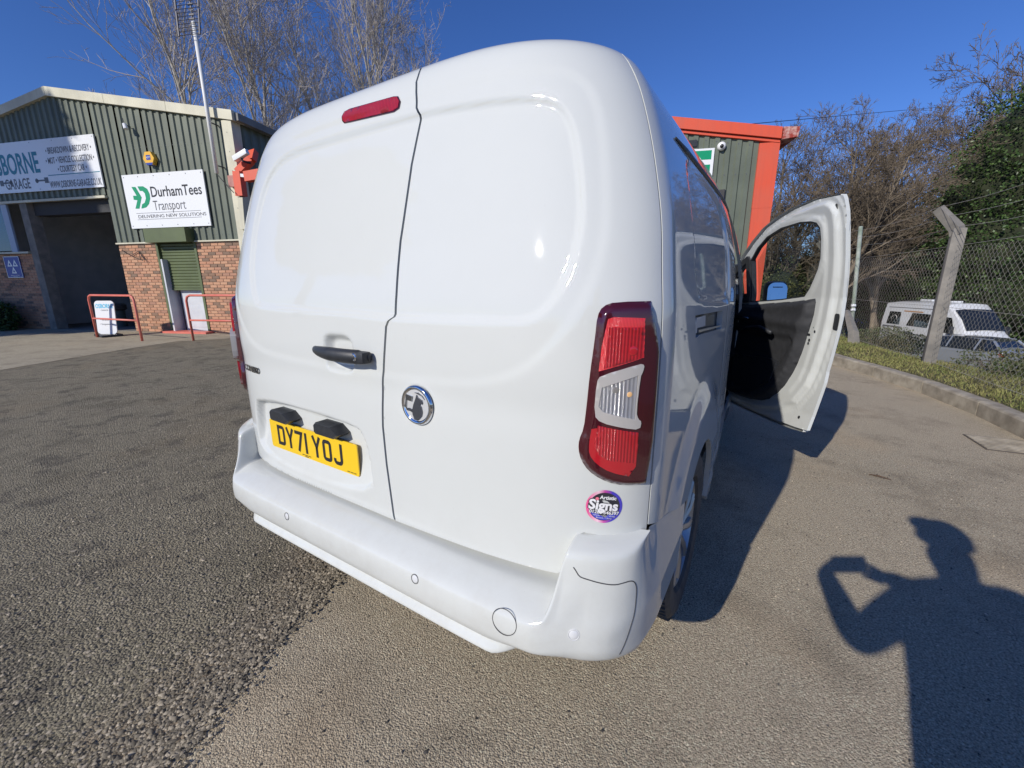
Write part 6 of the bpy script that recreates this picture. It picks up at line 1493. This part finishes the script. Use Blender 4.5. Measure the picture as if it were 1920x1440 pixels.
# big ivy tree at right
p = AT(1893, 560, 25.0); ivy = empty('ivy_tree', (p[0], p[1], ZG), 0, 'tall tree smothered in dark green ivy at the right edge', 'tree')
top = 1.27+(528-165)/FPX*17.5-ZG
bl_ = [(0, 0, 7.9, 2.3, 2.3, 2.6), (-1.0, .2, 6.3, 1.9, 2.0, 2.4), (.9, -.2, 6.5, 2.4, 2.2, 2.6), (-.7, 0, 4.2, 2.3, 2.2, 2.2), (1.2, 0, 4.0, 2.6, 2.2, 2.2), (.4, .3, 9.3, 1.5, 1.5, 1.5), (2.6, .5, 8.2, 2.2, 2.0, 2.6), (2.5, 0, 5.0, 2.4, 2.2, 3.0), (.2, 0, 2.2, 2.8, 2.2, 1.8)]
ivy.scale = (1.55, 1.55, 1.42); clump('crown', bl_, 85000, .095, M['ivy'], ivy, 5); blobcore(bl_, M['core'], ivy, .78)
b = MB(); b.tube([(0, 0, -.2), (.1, 0, 4), (0, .1, 8), (.2, 0, 10.6)], [.35, .28, .18, .05], 8); 
for t in range(10):
    a_ = t*2.4; b.tube([(0, 0, 4+t*.3), (1.2*math.cos(a_), 1.2*math.sin(a_), 5+t*.35), (1.9*math.cos(a_), 1.9*math.sin(a_), 6+t*.35)], [.08, .04, .012], 5)
b.build('trunk', M['bark2'], ivy, True)
# ivy bushes between
def bush(name, u, v, k, blobs, n, size, mat, label, cat, seed, group=None, z=ZG):
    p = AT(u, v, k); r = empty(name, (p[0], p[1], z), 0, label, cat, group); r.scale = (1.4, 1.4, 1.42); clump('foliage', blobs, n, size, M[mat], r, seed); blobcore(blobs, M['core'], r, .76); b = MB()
    for t in range(5): b.tube([(.1*t-.2, 0, -.1), (.4*math.cos(t*1.3), .4*math.sin(t*1.3), blobs[0][2])], [.05, .02], 5)
    b.build('stem', M['bark2'], r); return r
bush('ivy_bush', 1672, 500, 30.5, [(0, 0, 3.6, 1.5, 1.5, 1.9), (-.9, .2, 2.6, 1.5, 1.5, 1.8), (.9, 0, 2.9, 1.6, 1.5, 1.9), (.1, 0, 4.9, .9, .9, 1.1)], 30000, .11, 'ivy', 'dark ivy covered bush left of the cranked concrete post', 'bush', 15)
bush('ivy_bush', 1765, 500, 30, [(0, 0, 3.4, 1.6, 1.5, 1.9), (-.8, .2, 2.7, 1.4, 1.5, 1.8), (1.0, 0, 3.4, 1.6, 1.5, 2.0), (.2, 0, 4.4, 1.1, 1.0, 1.2)], 30000, .11, 'ivy', 'glossy ivy bush directly behind the cranked concrete post', 'bush', 25)
# long hedge behind the camper
def hedge(name, pts, k, h, n, label, seed, mat='hedge', size=.12):
    r = empty(name, (0, 0, 0), 0, label, 'hedge'); bls = []; rr = random.Random(seed)
    for u in pts:
        kk = 43 if (k < 40 and 1560 < u < 1665) else k; p = AT(u, 560, kk+rr.uniform(-1, 1)); hh = h*rr.uniform(.85, 1.12)*(kk/k)**.6; bls.append((p[0], p[1], ZG+hh*.48, 1.7, 1.5, hh*.58))
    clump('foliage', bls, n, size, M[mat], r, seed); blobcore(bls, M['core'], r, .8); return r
hedge('hedge', list(range(1430, 1990, 34)), 31.5, 5.7, 80000, 'long olive green hedge behind the campervan and car', 35)
hedge('far_hedge', list(range(1560, 1680, 30)), 41.5, 1.9, 9000, 'low yellowish hedge behind the two seated people', 45, 'bramble')
hedge('far_thicket', list(range(1300, 1480, 40)), 26, 4.6, 14000, 'dark thicket beside the orange trimmed unit', 55, 'hedge')
# brambles at the foot of the fence
def brm(u, v, z, blobs, n, label, seed, mat='bramble', size=.032):
    p = G(u, v, z); r = empty('bramble_bush', tuple(p), 0, label, 'bush', 'low brambles at the foot of the fence'); clump('foliage', blobs, n, size, M[mat], r, seed); b = MB(); rr = random.Random(seed)
    for t in range(14):
        a_ = rr.uniform(0, 6.28); l_ = rr.uniform(.2, .55); b.tube([(0, 0, -.05), (l_*.5*math.cos(a_), l_*.5*math.sin(a_), l_*.6), (l_*math.cos(a_), l_*math.sin(a_), l_*rr.uniform(.3, .9))], [.005, .004, .002], 4)
    b.build('stem', M['bark2'], r); return r
brm(1640, 650, -.02, [(0, 0, .16, .42, .30, .20), (.45, .0, .12, .35, .3, .17), (-.3, .2, .12, .3, .3, .18), (.25, .4, .16, .4, .4, .22)], 5200, 'low bramble clump between the steel post and the campervan', 61)
brm(1690, 655, -.10, [(0, .5, .05, .4, .35, .16), (.3, .3, .02, .3, .3, .14)], 2000, 'thin bramble clump left of the cranked post', 62)
brm(1870, 715, -.12, [(0, .3, .16, .42, .35, .24), (.35, .1, .20, .38, .35, .28), (.7, .1, .22, .4, .35, .32)], 5200, 'dense bramble clump right of the cranked concrete post', 63)
brm(1915, 740, -.02, [(0, .2, .14, .30, .30, .20), (.3, .1, .18, .35, .3, .24)], 3000, 'leafy bramble clump in the grass at the right edge', 64)
pb = Vector(FA.p(-7.9, 0, .55)); shr = empty('dark_shrub', tuple(pb), 0, 'dark low shrub against the shaded brick pier under the blue testing sign', 'bush')
sbl = [(-.5, 0, .42, .8, .4, .52), (.35, 0, .38, .6, .38, .46), (-1.3, .1, .5, .8, .4, .6)]; sbl = [tuple(gd*x+gn*0)[0:2]+(z, a_, b_, c_) for x, y, z, a_, b_, c_ in sbl]
clump('foliage', sbl, 9000, .07, M['ivy'], shr, 81); blobcore(sbl, M['core'], shr, .8)
b = MB(); b.tube([(0, 0, -.02), (.02, 0, .4)], [.04, .02], 5); b.build('stem', M['bark2'], shr)
# overhead cable
b = MB(); c0 = FB.p(-2.2, 7.3, -4); c1 = Vector(AT(1850, 195, 34)); b.tube([Vector(AT(1390, 234, 14.5)), Vector(AT(1600, 215, 22)), Vector(AT(1760, 201, 30)), c1], .012, 4); tag(b.build('overhead_cable', M['black']), 'thin overhead cable against the blue sky above the orange trimmed unit', 'cable')
# evergreen tree behind the camera on the left: it shades the left of the garage
sh = empty('evergreen_tree', (-22.0, -12.8, 0), 0, 'dense round evergreen standing behind the photographer, its shade falls on the garage', 'tree')
bls = [(0, 0, 11.6, 3.4, 3.4, 3.4), (1.6, .5, 10.6, 2.1, 2.2, 2.3), (1.8, .2, 12.2, 1.9, 1.9, 1.9), (-1.8, 0, 10.2, 2.6, 2.6, 2.2), (.8, -.6, 13.6, 2.4, 2.4, 2.2), (-3.0, 0, 12.0, 2.6, 2.4, 2.6), (1.0, 0, 15.0, 1.6, 1.6, 1.6)]
sh.location = (-22.0, -12.8, 0); bls = [(x*1.0, y, z, a_*1.12, b_*1.12, c_*1.12) for x, y, z, a_, b_, c_ in bls]; clump('crown', bls, 42000, .42, M['hedge'], sh, 71); blobcore(bls, M['core'], sh, .86)
b = MB(); b.tube([(0, 0, -.2), (.1, 0, 6), (0, 0, 12)], [.4, .32, .12], 9); b.build('trunk', M['bark2'], sh, True)
# ================================================================== THE PHOTOGRAPHER (casts the shadow at lower right)
ph = empty('person', (1.42, -1.18, 0), 0, 'person in a cap holding up a phone, whose shadow falls on the tarmac', 'person')
O = Vector((1.42, -1.18, 0)); fw = Vector((-.36, .93, 0)).normalized(); rt = Vector((fw.y, -fw.x, 0))
def B3(r_, f_, z_): q = rt*r_+fw*f_; return (q.x, q.y, z_)
cl = Vector(CP)-O            # camera lens relative to the figure
def hnd(s): return (cl.x+rt.x*s-fw.x*.05, cl.y+rt.y*s-fw.y*.05, cl.z-.01)
J = [B3(0, 0, .98), B3(0, .01, 1.18), B3(0, .01, 1.38), B3(0, .02, 1.53), B3(0, .07, 1.60), B3(0, .10, 1.70),
     B3(-.20, .0, 1.46), B3(-.31, .12, 1.20), hnd(-.115), B3(.20, .0, 1.46), B3(.30, .16, 1.24), hnd(.115),
     B3(-.10, .0, .90), B3(-.12, .03, .50), B3(-.13, -.02, .10), B3(-.14, .14, .04), B3(.10, .0, .90), B3(.13, .0, .50), B3(.15, -.05, .10), B3(.16, .11, .04)]
E_ = [(0, 1), (1, 2), (2, 3), (3, 4), (4, 5), (2, 6), (6, 7), (7, 8), (2, 9), (9, 10), (10, 11), (0, 12), (12, 13), (13, 14), (14, 15), (0, 16), (16, 17), (17, 18), (18, 19)]
R_ = [.165, .165, .17, .065, .095, .095, .085, .062, .034, .085, .062, .034, .11, .075, .055, .045, .11, .075, .055, .045]
skin('body', J, E_, R_, [zmat('photographer_clothes', [(0, (.03, .03, .03)), (.10, (.04, .05, .08)), (.92, (.05, .055, .06)), (1.52, SKINC), (1.9, SKINC)])], ph, 2)
hc = Vector(B3(0, .10, 1.70))
b = MB(); prof = [(math.sin(t)*.112+1e-4, math.cos(t)*.115) for t in np.linspace(0, math.pi/2+.1, 8)]; b.lathe(prof, Matrix.Translation(hc+Vector((0, 0, .02))), 18)
v0 = hc+fw*.08+Vector((0, 0, .035)); 
arc = [v0+rt*(.085*math.sin(t))+fw*(.115*math.cos(t)) for t in np.linspace(-math.pi/2, math.pi/2, 9)]; b.add([v0-rt*.085]+arc[::1]+[v0+rt*.085]+[q+Vector((0, 0, .006)) for q in [v0-rt*.085]+arc+[v0+rt*.085]], [tuple(range(11))[::-1], tuple(range(11, 22))]+[(i, i+1, i+12, i+11) for i in range(10)])
b.build('cap', M['black'], ph, auto=.7)
for s in (-1, 1):     # hands: palm and five fingers closed on the phone
    base = Vector(hnd(s*.115)); J2 = [base+fw*-.02, base+rt*(-s*.02)+fw*.01]; R2 = [(.028, .030), (.026, .032)]; E2 = [(0, 1)]
    for k in range(4):
        o_ = base+rt*(-s*.015)+Vector((0, 0, .030-.020*k))+fw*.012; ln = [.036, .040, .037, .030][k]; i0 = len(J2)
        J2 += [o_+rt*(-s*.012), o_+rt*(-s*(.012+ln*.5))+fw*.014, o_+rt*(-s*(.012+ln))+fw*.010]; R2 += [.009, .008, .007]; E2 += [(1, i0), (i0, i0+1), (i0+1, i0+2)]
    o_ = base+Vector((0, 0, -.02))-fw*.01; i0 = len(J2); J2 += [o_+rt*(-s*.01)-fw*.012, o_+rt*(-s*.034)-fw*.016+Vector((0, 0, .012))]; R2 += [.011, .009]; E2 += [(1, i0), (i0, i0+1)]
    skin('hand', [tuple(q) for q in J2], E2, R2, [newmat('skin', SKINC, .5)], ph, 1, root=1)
pf = Vector(CP)-Vector(_f)*.012
phn = empty('phone', tuple(pf), 0, 'black mobile phone held sideways by the photographer', 'phone'); Mp = Matrix([[RX[0], -DX[0], -_f[0], 0], [RX[1], -DX[1], -_f[1], 0], [RX[2], -DX[2], -_f[2], 0], [0, 0, 0, 1]])
b = MB(); b.poly(rrect(.162, .076, .01), .009, Mp); b.build('phone_body', M['black'], phn)
b = MB(); b.poly(rrect(.150, .066, .006), .001, Mp @ Matrix.Translation((0, 0, .0092))); b.build('screen', M['dglass'], phn)
